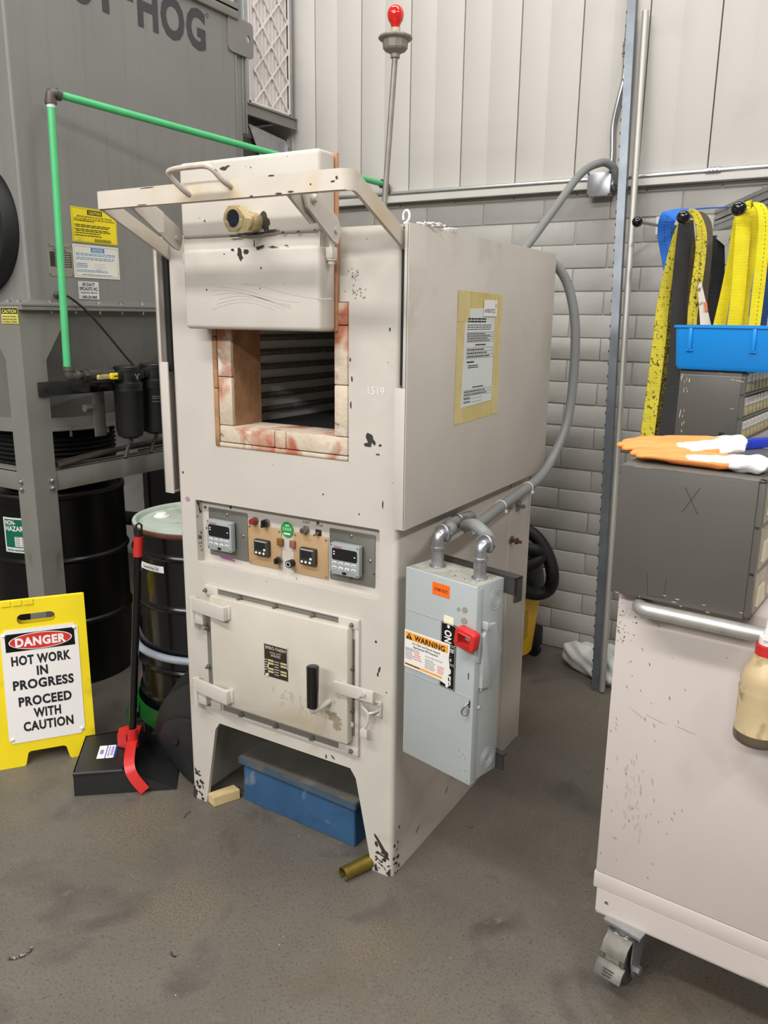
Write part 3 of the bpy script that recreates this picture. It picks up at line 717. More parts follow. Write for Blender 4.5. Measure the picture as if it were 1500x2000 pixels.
for zc in (.735, .455):
    bm = B(); prism(bm, [(-.732, -.028), (-.732, -.037), (-.59, -.058), (-.575, -.058), (-.570, -.034), (-.582, -.034), (-.59, -.046), (-.70, -.032)], 'z', zc-.022, zc+.022, b=.001)
    box(bm, -.575, -.565, -.042, -.034, zc-.02, zc+.024, .002)
    cyl(bm, (-.733, -.028, zc-.078), (-.733, -.028, zc+.02), .011, n=14); box(bm, -.733, -.69, -.03, 0, zc-.068, zc-.022, .003)
    obj('hinge', bm, M_furn, AD)
bm = B(); fr = front(-.0368); quad(bm, fr, -.437, -.347, .563, .668, .0009, 0, .0009)
for x0, x1, z0, z1 in ((-.4375, -.4350, .57, .668), (-.437, -.346, .6665, .669), (-.349, -.3465, .60, .668)): quad(bm, fr, x0, x1, z0, z1, .0012, 1)
text(bm, 'SPIRO-THERM', fr, -.392, .657, .010, width=.078, bold=.012, off=.0012, mi=1); text(bm, 'DUAL UNIT', fr, -.392, .643, .006, off=.0012, mi=1)
bars(bm, fr, -.41, -.372, .630, .638, 2, .4, .0012, 1, (.05, .12), .1)
for r in range(4):
    for c, (xa, xb) in enumerate(((-.422, -.40), (-.374, -.351))): quad(bm, fr, xa, xb, .613-.0095*r-(.008 if r > 1 else 0), .619-.0095*r-(.008 if r > 1 else 0), .0012, 2)
bars(bm, fr, -.434, -.424, .58, .62, 5, .3, .0012, 1, (.2, .4), .1); bars(bm, fr, -.397, -.377, .57, .62, 6, .3, .0012, 1, (.1, .3), .2)
blob_poly(bm, fr, -.425, .567, .01, .006, .4, off=.0014, mi=1); blob_poly(bm, fr, -.42, .60, .003, .014, -.3, off=.0014, mi=1)
obj('nameplate', bm, [mat('dark_brown_nameplate', (52, 42, 34), .4, var=.1), mat('worn_plate_edge', (206, 200, 184), .5), mat('brass_field', (196, 190, 140), .4)], AD)
bm = B(); P = smoothpath([(-.195, -.034, .541), (-.205, -.075, .532), (-.212, -.095, .53), (-.212, -.10, .536), (-.2115, -.1, .56)], 5); tube(bm, P, .0085, 12)
H = obj('handle', bm, M_furn, AD)
bm = B(); cyl(bm, (-.2115, -.10, .545), (-.2095, -.10, .668), .0165, .0185, 20); ball(bm, (-.2095, -.10, .668), .0185, (1, 1, .25)); obj('grip', bm, M_blackgloss, H)
bm = B(); prism(bm, rrect(-.178, -.042, .577, .613, .005, 3), 'y', -.048, -.040, b=.001); box(bm, -.15, -.138, -.042, -.034, .575, .613); obj('latch_bar', bm, M_furn, AD)
bm = B(); cyl(bm, (-.072, -.048, .60), (-.072, -.054, .60), .007); tube(bm, smoothpath([(-.072, -.05, .60), (-.09, -.045, .582), (-.092, -.04, .573)], 4), .005, 8)
tube(bm, smoothpath([(-.092, -.03, .575), (-.088, -.03, .55), (-.07, -.028, .53), (-.072, -.027, .50), (-.082, -.026, .478)], 5), .0042, 8)
ball(bm, (-.092, -.03, .572), .009); prism(bm, rrect(-.096, -.072, .449, .48, .009, 4), 'y', -.03, -.024, b=.001)
box(bm, -.06, -.038, -.01, 0, .515, .565, .003); tube(bm, smoothpath([(-.07, -.027, .53), (-.055, -.02, .535), (-.045, -.012, .54)], 4), .004, 8)
for z in (.525, .555): ball(bm, (-.046, -.011, z), .005)
obj('toggle_catch', bm, M_furn, F)

# ================================================================== THINGS ON THE FURNACE
# metal curls lying on the top edge
for i, (x, y, s, lab) in enumerate(((-.005, .03, 1.0, 'looped pale metal shaving lying on the top front corner of the furnace'), (.02, .08, .8, 'tangled pale metal shavings beside the loop on top of the furnace cover'), (.025, .2, .5, 'small pale shaving alone further back on the furnace cover edge'))):
    bm = B()
    if i == 0:
        P = [(x-.006+.012*math.cos(-1.6+a*.34), y+.0012*a, 1.855+.019+.016*math.sin(-1.6+a*.34)) for a in range(16)]; tube(bm, P, .003, 6)
    else:
        for k in range(7 if i == 1 else 2):
            a0 = random.random()*6; px, py = x+random.gauss(0, .012)*s, y+random.gauss(0, .03)*s
            P = [(px+.008*math.cos(a0+a*.7)+.002*a, py+.008*math.sin(a0+a*.7)+.003*a, 1.856+.002*abs(math.sin(a*1.3+k))*3*s+.001) for a in range(8)]; tube(bm, P, .0022, 6)
    tag(obj('metal_shaving', bm, M_white, smooth=50), lab, 'metal shaving')

# red signal light on a conduit pole
S = root('signal_light', 'red signal bulb on a round grey box atop a pole above the furnace', 'lamp', (-.663, 1.0, 1.853))
top = Vector((-.6105, 1.0, 2.560)); bot = Vector((-.664, 1.0, 1.853))
bm = B(); cyl(bm, bot, top, .0108, n=16); lathe(bm, [(.02, 0), (.02, .012), (.011, .016)], bot, 18); obj('pole', bm, mat('aged_conduit', (150, 144, 134), .45, .4, var=.12, vscale=30), S)
bm = B(); c = top-Vector((0, 0, .008)); cyl(bm, c, c+Vector((0, 0, .02)), .017, n=18)
lathe(bm, [(.018, .014), (.040, .024), (.045, .030), (.047, .056), (.054, .058), (.062, .062), (.063, .067), (.058, .072), (.03, .078)], c, 12, mi=0)
obj('junction_box', bm, M_lampbase, S, smooth=15)
bm = B(); cyl(bm, c+Vector((0, 0, .075)), c+Vector((0, 0, .098)), .018, .0175, 20); SK = obj('socket', bm, M_cream, S)
bm = B(); lathe(bm, [(.0165, .09), (.0165, .104), (.019, .112), (.026, .122), (.0300, .136), (.0305, .145), (.0275, .158), (.021, .167), (.012, .172), (0, .174)], c, 28)
obj('bulb', bm, M_bulb, S, label='red glass bulb')

# document taped to the side
T = root('taped_document', 'printed sheet in a frame of yellowed tape on the furnace side cover', 'document', (.0345, .41, 1.33))
sx = .0342
bm = B(); o2 = side(sx)
plate(bm, [(.253, 1.331), (.565, 1.339), (.567, 1.701), (.258, 1.705)], [[(.312, 1.39), (.508, 1.392), (.509, 1.655), (.314, 1.65)]], 'x', sx, sx+.0006)
for y0, y1, z0, z1 in ((.256, .31, 1.335, 1.70), (.516, .565, 1.342, 1.70)): quad(bm, o2, y0, y1, z0, z1, .0011, 1)
quad(bm, o2, .258, .335, 1.62, 1.704, .0016, 1); quad(bm, o2, .54, .567, 1.52, 1.701, .0015, 1)
obj('tape', bm, [M_tape, mat('double_tape', (212, 194, 136), .45, var=.08, vscale=20)], T)
bm = B(); q = side(sx+.0012)
hexa(bm, [Vector((sx+.0006, a, b)) for a, b in ((.297, 1.378), (.513, 1.385), (.515, 1.662), (.309, 1.655))]+[Vector((sx+.0014, a, b)) for a, b in ((.297, 1.378), (.513, 1.385), (.515, 1.662), (.309, 1.655))])
q = side(sx+.0014)
bars(bm, q, .325, .46, 1.617, 1.632, 2, .6, .0003, 1, (.05, .12), .1); bars(bm, q, .322, .50, 1.596, 1.614, 3, .35, .0003, 1, (.03, .08), .1)
def table(y0, y1, z0, z1, rows):
    for k in range(rows+1):
        zz = z0+(z1-z0)*k/rows; quad(bm, q, y0, y1, zz-.0004, zz+.0004, .0003, 1)
    for yy in (y0, y1): quad(bm, q, yy-.0004, yy+.0004, z0, z1, .0003, 1)
    bars(bm, q, y0+.004, y1-.02, z0, z1, rows, .38, .0004, 1, (.02, .05), .3)
table(.322, .507, 1.563, 1.59, 4); bars(bm, q, .38, .46, 1.552, 1.557, 1, .8, .0003, 1, (.05, .1), .1); table(.322, .507, 1.517, 1.546, 3)
bars(bm, q, .325, .375, 1.504, 1.509, 1, .9, .0003, 1, (.05, .1), 0); bars(bm, q, .335, .41, 1.488, 1.499, 2, .5, .0003, 1, (.05, .1), .3)
bars(bm, q, .37, .45, 1.431, 1.435, 1, .8, .0003, 1, (.05, .1), .1); table(.312, .503, 1.409, 1.426, 2)
bars(bm, q, .312, .36, 1.399, 1.406, 2, .6, .0003, 1, (.05, .1), .2); bars(bm, q, .312, .36, 1.389, 1.395, 2, .6, .0003, 1, (.05, .1), .2); quad(bm, q, .365, .44, 1.4, 1.4008, .0003, 1); quad(bm, q, .365, .44, 1.39, 1.3908, .0003, 1)
obj('sheet', bm, [M_sheet, M_ink], T)
bm = B(); q = side(sx+.003); quad(bm, q, .428, .522, 1.636, 1.683, .001, 0, .001)
text(bm, 'AVENTICS', q, .471, 1.652, .0125, width=.078, off=.0013, mi=1); poly(bm, q, ell(.513, 1.668, .005, .006, 18), .0013, 2); poly(bm, q, ell(.5118, 1.6685, .0026, .0034, 18), .0016, 0)
obj('logo_card', bm, [M_white, M_ink, mat('pink_logo', (222, 96, 104), .5)], T)

# ---- safety disconnect switch, hung a little askew
a = math.radians(-13.7)
Q = root('disconnect_switch', 'grey metal safety switch box with red lever hanging on the furnace side', 'switch box', (.034, -.002, .435), a)
w, d, h = .241, .112, .546
bm = B(); box(bm, .002, w-.002, .003, d, .001, h, .002)
fs = side(w-.002)
for (yy, zz, r) in ((.078, .495, .026), (.072, .048, .028)):
    for k, rr in enumerate((r, r*.72, r*.5)):
        tube(bm, [(w-.002+.0002, yy+rr*math.cos(t), zz+rr*math.sin(t)) for t in [2*PI*i/28 for i in range(29)]], .0009, 6, cap=False)
for rr in (.03, .022, .014): tube(bm, [(.123+rr*math.cos(t), .06+rr*math.sin(t)*.8, h+.0002) for t in [2*PI*i/28 for i in range(29)]], .0009, 6, mi=1, cap=False)
quad(bm, (Vector((0, 0, h)), X3, Y3, Z3), .003, w-.003, .004, d-.002, .0004, 1)
for k in range(26): blob_poly(bm, (Vector((0, 0, h)), X3, Y3, Z3), random.uniform(.01, .23), random.uniform(.01, .1), .0015+.002*random.random(), .0015, 0, off=.001, mi=2)
BODY = obj('enclosure', bm, [M_disc, M_dust, M_chip], Q, local=True)
bm = B(); box(bm, 0, w, -.004, .004, -.003, h, .0022); box(bm, w-.002, w+.001, -.003, .02, -.003, h-.006, .001)
fr = front(-.004)
for x0, x1, zz in ((.004, .12, .428), (.004, .12, .246)): quad(bm, fr, x0, x1, zz-.0012, zz+.0012, .0012, 0, .0012)
quad(bm, fr, .186, .236, .2435, .2455, .0012, 0, .0012)
for cx, cy, r in ((.205, .478, .01), (.205, .449, .011), (.222, .42, .008), (.185, .475, .006)): blob_poly(bm, fr, cx, cy, r, r, 0, mi=1, jag=.3)
for k in range(8): blob_poly(bm, fr, random.uniform(.2, .236), random.uniform(.005, .09), .002, .003*random.random()+.001, 0, mi=1)
quad(bm, fr, .2235, .2265, .295, .313, .0006, 2)
quad(bm, fr, .2295, .2345, .218, .238, .0006, 2)
CV = obj('cover', bm, [M_disc, mat('enamel_smudge', (146, 146, 132), .6, var=.1), M_chip], Q, local=True)
bm = B(); tube(bm, smoothpath([(.229, -.005, .232), (.225, -.016, .222), (.219, -.02, .208), (.224, -.018, .200), (.23, -.012, .205), (.231, -.006, .216)], 4), .0025, 8); obj('latch', bm, M_steel, Q, local=True)
bm = B(); quad(bm, fr, .096, .154, .495, .528, .0012, 0, .001); text(bm, '277/480 VOLTS', fr, .125, .511, .009, width=.045, bold=.01, off=.0016, mi=1); obj('voltage_sticker', bm, [M_orange, M_ink], Q, local=True)
bm = B(); quad(bm, fr, .138, .170, .426, .447, .0012, 0, .001); obj('blank_sticker', bm, mat('cream_sticker', (240, 234, 200), .6), Q, local=True)
bm = B(); prism(bm, rrect(.129, .1815, .246, .428, .002, 2), 'y', -.0052, -.004)
f2 = front(-.0052)
def outline(x0, x1, z0, z1, t=.0009):
    for q4 in ((x0, x1, z1-t, z1), (x0, x1, z0, z0+t), (x0, x0+t, z0, z1), (x1-t, x1, z0, z1)): quad(bm, f2, q4[0], q4[1], q4[2], q4[3], .0003, 1)
outline(.1308, .1797, .37, .4262); outline(.1308, .1797, .318, .367); outline(.1308, .1797, .2478, .315)
text(bm, 'ON', f2, .155, .392, .023, width=.034, bold=.035, rot=-PI/2, off=.0005, mi=1); text(bm, 'OFF', f2, .157, .283, .023, width=.05, bold=.03, rot=-PI/2, off=.0005, mi=1)
for zz in (.4195, .254): poly(bm, f2, ell(.155, zz, .0045, .0045, 14), .0005, 1)
bars(bm, f2, .164, .176, .35, .362, 3, .5, .0005, 1, (.3, .5), .1); quad(bm, f2, .164, .167, .338, .341, .0005, 2); bars(bm, f2, .163, .168, .325, .334, 2, .6, .0005, 1, (.4, .5), 0)
obj('on_off_plate', bm, [M_blackgloss, M_white, M_redink], Q, local=True)
bm = B(); fw = front(-.0062)
poly(bm, fw, [(.002, .262), (.06, .263), (.13, .262), (.163, .254), (.158, .275), (.164, .30), (.160, .335), (.163, .36), (.162, .373), (.06, .371), (.002, .370)], 0, 0)
poly(bm, fw, [(.006, .343), (.156, .346), (.156, .366), (.006, .3655)], .0004, 1); quad(bm, fw, .006, .138, .268, .274, .0004, 1)
poly(bm, fw, [(.008, .3455), (.031, .3455), (.0195, .3635)], .0007, 2); text(bm, '!', fw, .0195, .353, .010, bold=.02, off=.001, mi=0)
text(bm, 'WARNING', fw, .092, .3545, .0155, width=.108, bold=.03, off=.0008, mi=2)
text(bm, 'Arc Flash and Shock Hazard', fw, .080, .337, .0058, width=.098, bold=.015, off=.0006, mi=2); text(bm, 'Appropriate PPE Required', fw, .078, .3275, .0058, width=.088, bold=.015, off=.0006, mi=2)
text(bm, 'FLASH PROTECTION', fw, .006, .3185, .0042, width=.05, align='LEFT', off=.0006, mi=3); text(bm, 'SHOCK PROTECTION', fw, .078, .314, .0042, width=.06, align='LEFT', off=.0006, mi=3)
bars(bm, fw, .006, .04, .286, .317, 6, .32, .0006, 3, (.08, .16), .3); bars(bm, fw, .038, .068, .29, .316, 4, .32, .0006, 4, (.1, .2), .4)
bars(bm, fw, .078, .115, .278, .308, 6, .3, .0006, 3, (.08, .16), .2); bars(bm, fw, .122, .146, .278, .302, 4, .34, .0006, 4, (.1, .2), .2); bars(bm, fw, .006, .06, .2685, .2735, 1, .6, .0007, 2, (.06, .1), 0)
obj('warning_label', bm, [M_white, M_orange2, M_ink, mat('grey_print', (120, 116, 112), .6), mat('red_print', (222, 96, 86), .6)], Q, local=True)
# lever: hub plate on the side, red grip in front
bm = B(); prism(bm, [(.016, .413), (.028, .425), (.04, .44), (.068, .438), (.10, .352), (.058, .263), (.018, .270)], 'x', w-.001, w+.012, b=.003); box(bm, w, w+.02, .02, .028, .43, .452, .003)
for yy, zz in ((.032, .444), (.021, .214), (.027, .262)): ball(bm, (w+.002, yy, zz), .0055, (.6, 1, 1))
LV = obj('lever_arm', bm, M_disc, Q, local=True)
bm = B(); prism(bm, [(.004, .345), (.012, .34), (.016, .42), (.0, .425)], 'x', w-.006, w+.006, b=.001); obj('lever_link', bm, M_disc, Q, local=True)
bm = B()
gx0, gx1, gy0, gy1, gz0, gz1 = .200, .263, -.038, -.012, .388, .440
prism(bm, rrect(gx0, gx1, gz0, gz1, .009, 4), 'y', gy0, gy1)
Mg = Matrix.Translation((.232, -.03, .414)) @ Matrix.Rotation(math.radians(8), 4, 'Y') @ Matrix.Translation((-.232, .03, -.414))
bm.free(); bm = B(); plate(bm, rrect(gx0, gx1, gz0, gz1, .010, 4), [rrect(.212, .250, .400, .428, .003, 3)], 'y', gy0, gy1)
bmesh.ops.remove_doubles(bm, verts=bm.verts, dist=1e-6)
es = [e for e in bm.edges if len(e.link_faces) == 2 and e.calc_face_angle(0) > .9]
bmesh.ops.bevel(bm, geom=es, offset=.003, segments=2, affect='EDGES', profile=.5)
bm.transform(Mg); obj('red_grip', bm, M_red, Q, local=True, smooth=50, label='red lever grip')
# mounting angle behind the box
bm = B(); box(bm, -.004, .275, d, d+.006, .505, .548); box(bm, -.004, .275, d, d+.03, .548, .553); box(bm, .269, .275, d, d+.03, .485, .552)
obj('mounting_angle', bm, M_dsteel, Q, local=True)
bm = B(); box(bm, .15, .262, d, d+.006, .0, .045); box(bm, .15, .262, d, d+.02, .042, .047); obj('mounting_angle', bm, M_dsteel, Q, local=True)
# fittings on top
for xx in (.056, .199):
    bm = B(); b0 = Vector((xx, .060, h))
    lathe(bm, [(.022, 0), (.022, .003), (.017, .004), (.017, .050), (.0205, .050), (.0205, .056), (.016, .057), (.0155, .075)], b0, 24)
    P = [b0+Vector((0, 0, .072))]
    for k in range(1, 8): t = PI/2*k/7; P.append(b0+Vector((0, .016*(1-math.cos(t)), .072+.016*math.sin(t))))
    tube(bm, P, .0155, 16); pe = P[-1]
    tube(bm, [pe, pe+Vector((0, .005, 0))], .0225, 20); tube(bm, [pe+Vector((0, .005, 0)), pe+Vector((0, .014, 0))], .0255, 6)
    tube(bm, [pe+Vector((.0245*math.cos(t), -.001, .0245*math.sin(t))) for t in [PI*1.35*i/20-.55 for i in range(21)]], .0022, 6)
    obj('elbow_fitting', bm, M_galv, Q, local=True)

# ---- flexible conduits
QM = wm(Q)
e1 = QM @ Vector((.199, .085, h+.088)); e2 = QM @ Vector((.056, .085, h+.088))
bm = B(); P = smoothpath([e1, e1+Vector((-.02, .05, .004)), e1+Vector((-.075, .085, .02)), (.085, .25, 1.045), (.075, .34, 1.025), (.06, .56, 1.035), (.056, .80, 1.055), (.062, .93, 1.08), (.07, 1.03, 1.14), (.092, 1.09, 1.25), (.10, 1.11, 1.40), (.095, 1.11, 1.60), (.065, 1.10, 1.74), (.022, 1.075, 1.815), (-.03, 1.05, 1.84)], 8)
tube(bm, P, .017, 14)
FC = tag(obj('flexible_conduit', bm, M_cond, smooth=60), 'thick grey conduit looping behind the furnace to the right-hand elbow of the switch box', 'conduit')
for k, (pt, tg) in enumerate((((.083, .27, 1.04), (-.1, 1, -.1)), ((.057, .58, 1.037), (0, 1, .06)), ((.056, .82, 1.058), (0, 1, .15)))):
    bm = B(); tg = Vector(tg).normalized(); u, v = frame_of(tg)
    tube(bm, [Vector(pt)+(u*math.cos(t)+v*math.sin(t))*.0185 for t in [2*PI*i/20 for i in range(21)]], .0016, 6, cap=False); box(bm, pt[0]+.016, pt[0]+.022, pt[1]-.004, pt[1]+.004, pt[2]-.02, pt[2]-.012)
    obj('cable_tie', bm, M_white, FC)
bm = B(); P = smoothpath([e2, e2+Vector((0, .04, .004)), (.045, .22, 1.048), (.03, .34, 1.04), (.02, .42, 1.03), (.006, .46, 1.02)], 7); tube(bm, P, .017, 14)
FC2 = tag(obj('flexible_conduit', bm, M_cond, smooth=60), 'short grey conduit from the left-hand elbow of the switch box into the furnace side', 'conduit')
bm = B(); c = Vector((.035, .30, 1.044)); tube(bm, [c+Vector((.0195*math.cos(t), 0, .0195*math.sin(t))) for t in [2*PI*i/20 for i in range(21)]], .003, 6, cap=False); cyl(bm, c+Vector((.026, 0, -.035)), c+Vector((.026, 0, .016)), .003, n=8); cyl(bm, c+Vector((.026, 0, .010)), c+Vector((.026, 0, .016)), .008, n=12); box(bm, c.x+.014, c.x+.036, c.y-.007, c.y+.007, c.z-.015, c.z-.012); obj('pipe_clamp', bm, M_steel, FC2)
bm = B(); P = [(.001, .62, .0)]; 
for z0, z1, y0 in ((.80, .815, .90),): pass
box(bm, 0, .006, .86, .90, .955, .99, .002); cyl(bm, (.004, .878, .972), (.03, .878, .972), .004, n=8); cyl(bm, (.018, .878, .972), (.024, .878, .972), .009, n=6)
obj('side_bolt', bm, M_steel, F); bm = B(); cyl(bm, (.0, .77, .992), (.022, .77, .992), .008, n=8); obj('side_bolt', bm, M_steel, F); bm = B()
box(bm, 0, .008, .80, .84, .845, .87, .003, mi=1); cyl(bm, (.004, .82, .857), (.045, .815, .857), .006, n=8, mi=1); cyl(bm, (.02, .82, .857), (.03, .82, .857), .012, n=6, mi=1)
obj('side_bolt', bm, [M_steel, mat('rusty_bolt', (98, 68, 50), .7, .3, var=.2, vscale=40)], F)
# flexible conduit from the wall box
bm = B(); P = smoothpath([(-.012, 1.885, 2.205), (-.012, 1.865, 2.235), (-.03, 1.845, 2.268), (-.065, 1.80, 2.275), (-.115, 1.70, 2.22), (-.15, 1.50, 2.06), (-.16, 1.30, 1.93), (-.17, 1.12, 1.82), (-.18, 1.02, 1.76)], 8); tube(bm, P, .0165, 14)
FC3 = tag(obj('flexible_conduit', bm, M_cond, smooth=60), 'grey flexible conduit arching from the wall junction box down behind the furnace', 'conduit')

# ================================================================== WALL SERVICES
J = root('junction_box', 'square galvanised junction box on the wall at the end of the conduit run', 'electrical box', (-.09, 1.92, 2.155))
bm = B(); box(bm, -.142, -.036, 1.878, WY-.029, 2.153, 2.252, .004); BX = obj('box', bm, M_galv, J)
bm = B(); prism(bm, [(-.14, 2.165), (-.13, 2.154), (-.048, 2.154), (-.038, 2.165), (-.038, 2.24), (-.048, 2.251), (-.13, 2.251), (-.14, 2.24)], 'y', 1.874, 1.879, b=.001); obj('cover', bm, M_galv, J)
for x, z in ((-.136, 2.158), (-.042, 2.158), (-.136, 2.247), (-.042, 2.247)):
    bm = B(); cyl(bm, (x, 1.880, z), (x, 1.872, z), .005, n=10); obj('screw', bm, M_dsteel, J)
bm = B(); cyl(bm, (-.037, 1.90, 2.20), (-.005, 1.90, 2.20), .017, n=16); cyl(bm, (-.03, 1.90, 2.20), (-.022, 1.90, 2.20), .024, n=8); ball(bm, (-.008, 1.895, 2.205), .021); obj('connector', bm, M_galv, J)
def emt(name, pts, lab, r=.0115):
    bm = B(); tube(bm, pts, r, 14); return tag(obj(name, bm, M_emt, smooth=60), lab, 'pipe')
CY = 1.903
c1 = emt('wall_conduit', [(-1.75, CY, 2.232), (-.143, CY, 2.227)], 'long thin steel conduit running along the wall left of the junction box')
c2 = emt('wall_conduit', [(.02, CY, 2.225), (1.8, CY, 2.232)], 'thin steel conduit along the wall right of the tall strut')
bm = B(); cyl(bm, (.345, CY, 2.226), (.405, CY, 2.226), .0145, n=16)
for x in (.36, .375, .39): cyl(bm, (x-.003, CY, 2.226), (x+.003, CY, 2.226), .0165, n=8)
obj('coupling', bm, M_galv, c2)
c3 = emt('wall_conduit', smoothpath([(-.048, 1.905, 2.25), (-.048, 1.907, 2.33), (-.053, 1.905, 2.44), (-.035, 1.9, 2.54), (-.02, 1.9, 2.62), (-.02, 1.9, 2.72), (-.018, 1.9, 2.9), (-.015, 1.9, 3.3)], 6), 'vertical offset-bent steel conduit rising from the junction box')
bm = B(); cyl(bm, (-.019, 1.9, 2.70), (-.019, 1.9, 2.755), .015, n=16); cyl(bm, (-.019, 1.9, 2.71), (-.019, 1.9, 2.718), .0175, n=10); cyl(bm, (-.019, 1.9, 2.738), (-.019, 1.9, 2.746), .0175, n=10); obj('coupling', bm, M_galv, c3)

# leaning strut and pipe
A0 = Vector((.150, 1.583, 0)); A1 = on(1, 1.90, 1236, 0); A1 = A0.lerp(A1, 1.12)
dA = (A1-A0).normalized(); uA = (X3-dA*X3.dot(dA)).normalized(); vA = dA.cross(uA)
bm = B(); wS = .017
def sec(p): return [p+uA*a*wS+vA*b*wS for a, b in ((-1, 1), (-1, -1), (1, -1), (1, 1), (.55, 1), (.55, .75), (.8, .75), (.8, -.8), (-.8, -.8), (-.8, .75), (-.55, .75), (-.55, 1))]
ra = [bm.verts.new(p) for p in sec(A0)]; rb = [bm.verts.new(p) for p in sec(A1)]
for k in range(12): bm.faces.new((ra[k], ra[(k+1) % 12], rb[(k+1) % 12], rb[k]))
bm.faces.new(ra); bm.faces.new(rb)
ST = tag(obj('strut_channel', bm, M_strut, smooth=0), 'tall galvanised strut channel leaning on the wall, its slotted side facing left', 'metal strut')
bm = B(); n = 62
for k in range(n):
    p = A0.lerp(A1, (k+.5)/n); cyl(bm, p-uA*wS*.95-vA*wS*.25, p-uA*(wS*1.32)-vA*wS*.25, .0085, .006, 10)
obj('slot_nubs', bm, M_dsteel, ST)
bm = B(); P0, P1 = Vector((.181, 1.566, .0)), on(1, 1.885, 1261, 22); dP = (P1-P0).normalized(); u, v = frame_of(dP); n = 18
rg = [[bm.verts.new(p+(u*math.cos(2*PI*k/n)+v*math.sin(2*PI*k/n))*r) for k in range(n)] for p, r in ((P0+dP*.01, .0095), (P0+dP*.004, .0135), (P1, .0135), (P1, .010), (P1-dP*.05, .010))]
for a2, b2 in zip(rg, rg[1:]):
    for k in range(n): bm.faces.new((a2[k], a2[(k+1) % n], b2[(k+1) % n], b2[k]))
tag(obj('steel_pipe', bm, mat('zinc_pipe', (188, 186, 178), .5, .6, var=.06, vscale=6), smooth=40), 'round steel pipe leaning beside the strut channel, ending below its top', 'pipe')

# ================================================================== DUST COLLECTOR
XD = -1.70
K = root('dust_collector', 'large grey dust collector cabinet on angle-iron legs with big dark lettering', 'dust collector', (-2.3, .8, 0))
bm = B()
A = [(XD-.012+.012*math.sin(PI/2*k/5), .18+.012-.012*math.cos(PI/2*k/5)) for k in range(6)]
prism(bm, [(-3.2, .18)]+A+[(XD, 1.38), (-3.2, 1.38)], 'z', 1.67, 3.0)
obj('cabinet', bm, M_coll, K)
bm = B(); box(bm, -3.2, XD+.018, .165, 1.40, 2.985, 3.02, .004); box(bm, XD, XD+.018, .165, 1.40, 2.955, 3.0, .003); obj('roof_lip', bm, M_coll2, K)
bm = B()
box(bm, -3.2, XD+.028, .126, 1.40, 1.655, 1.668, .002); box(bm, XD-.0, XD+.004, .172, 1.38, 1.667, 1.676, .001); box(bm, -3.2, XD, .172, .18, 1.667, 1.676, .001); box(bm, -3.2, XD+.024, .128, 1.39, 1.640, 1.656, .002)
FL = obj('flange', bm, M_coll2, K)
for y in (.26, .372, .49, .605, .72, .84, .97): 
    bm = B(); hexnut(bm, (XD+.016, y, 1.668), (XD+.016, y, 1.675), .0085); cyl(bm, (XD+.016, y, 1.628), (XD+.016, y, 1.682), .0042, n=8); obj('flange_bolt', bm, M_emt if random.random() < .5 else M_steel, FL)
for x in (-1.74, -1.80, -1.88):
    bm = B(); hexnut(bm, (x, .162, 1.668), (x, .162, 1.675), .0085); cyl(bm, (x, .162, 1.63), (x, .162, 1.682), .0042, n=8); obj('flange_bolt', bm, M_emt, FL)
bm = B(); plate(bm, rrect(1.335, 1.512, 2.815, 2.967, .022, 5), [ell(1.474, 2.894, .016, .016, 18)], 'x', XD-.0, XD+.008); obj('lifting_lug', bm, M_coll2, K)
bm = B()
for y0, y1, x0, x1, zb in ((1.385, 1.40, XD-.03, XD, 2.2), (1.405, 1.44, XD-.02, XD-.01, 2.2), (1.44, 1.455, XD-.06, XD-.005, 2.48), (1.46, 1.467, XD-.02, XD, 2.48)): box(bm, x0, x1, y0, y1, zb, 2.82, .002)
obj('door_post', bm, M_coll, K)
sd = side(XD+.0005)
bm = B()
text(bm, 'HOG', sd, .993, 2.853, .156, width=.395, bold=.04, off=.001); box(bm, XD, XD+.0016, .712, .775, 2.845, 2.872); text(bm, 'DUST', sd, .44, 2.853, .156, width=.51, bold=.04, off=.001)
tube(bm, [(XD+.001, 1.205+.008*math.cos(t), 2.92+.008*math.sin(t)) for t in [2*PI*i/16 for i in range(17)]], .001, 5, cap=False)
obj('lettering', bm, M_letter, K)
# stickers
bm = B(); quad(bm, sd, .396, .617, 1.903, 2.033, .0014, 0, .0014)
for q in ((.400, .613, 2.0285, 2.0293), (.400, .613, 1.9065, 1.9073), (.400, .4008, 1.907, 2.029), (.6122, .613, 1.907, 2.029)): quad(bm, sd, *q, .0018, 1)
quad(bm, sd, .473, .545, 2.008, 2.026, .0018, 1); text(bm, 'CAUTION', sd, .509, 2.017, .0115, width=.06, bold=.03, off=.0022, mi=0)
text(bm, 'BEFORE SERVICING OR FILTER CHANGE', sd, .508, 2.000, .006, width=.17, bold=.01, off=.002, mi=1); text(bm, 'DUST ACCUMULATED DUST MAY BE HAZARDOUS', sd, .507, 1.991, .006, width=.20, bold=.01, off=.002, mi=1)
for zz, n, wd in ((1.981, 1, .10), (1.965, 2, .17), (1.949, 2, .17), (1.935, 1, .13), (1.926, 1, .13)):
    poly(bm, sd, ell(.407, zz+.003, .002, .002, 8), .002, 1); bars(bm, sd, .412, .412+wd, zz-.006*(n-1), zz+.006, n, .5, .002, 1, (.04, .09), .08)
bars(bm, sd, .50, .585, 1.908, 1.920, 3, .5, .002, 1, (.06, .1), .1)
obj('caution_sticker', bm, [M_ystk, M_ink], K, label='yellow caution sticker')
bm = B(); quad(bm, sd, .392, .618, 1.768, 1.894, .0014, 0, .0014)
for q in ((.399, .611, 1.8865, 1.8872), (.399, .611, 1.7748, 1.7755), (.399, .3997, 1.775, 1.887), (.6103, .611, 1.775, 1.887)): quad(bm, sd, *q, .0018, 1)
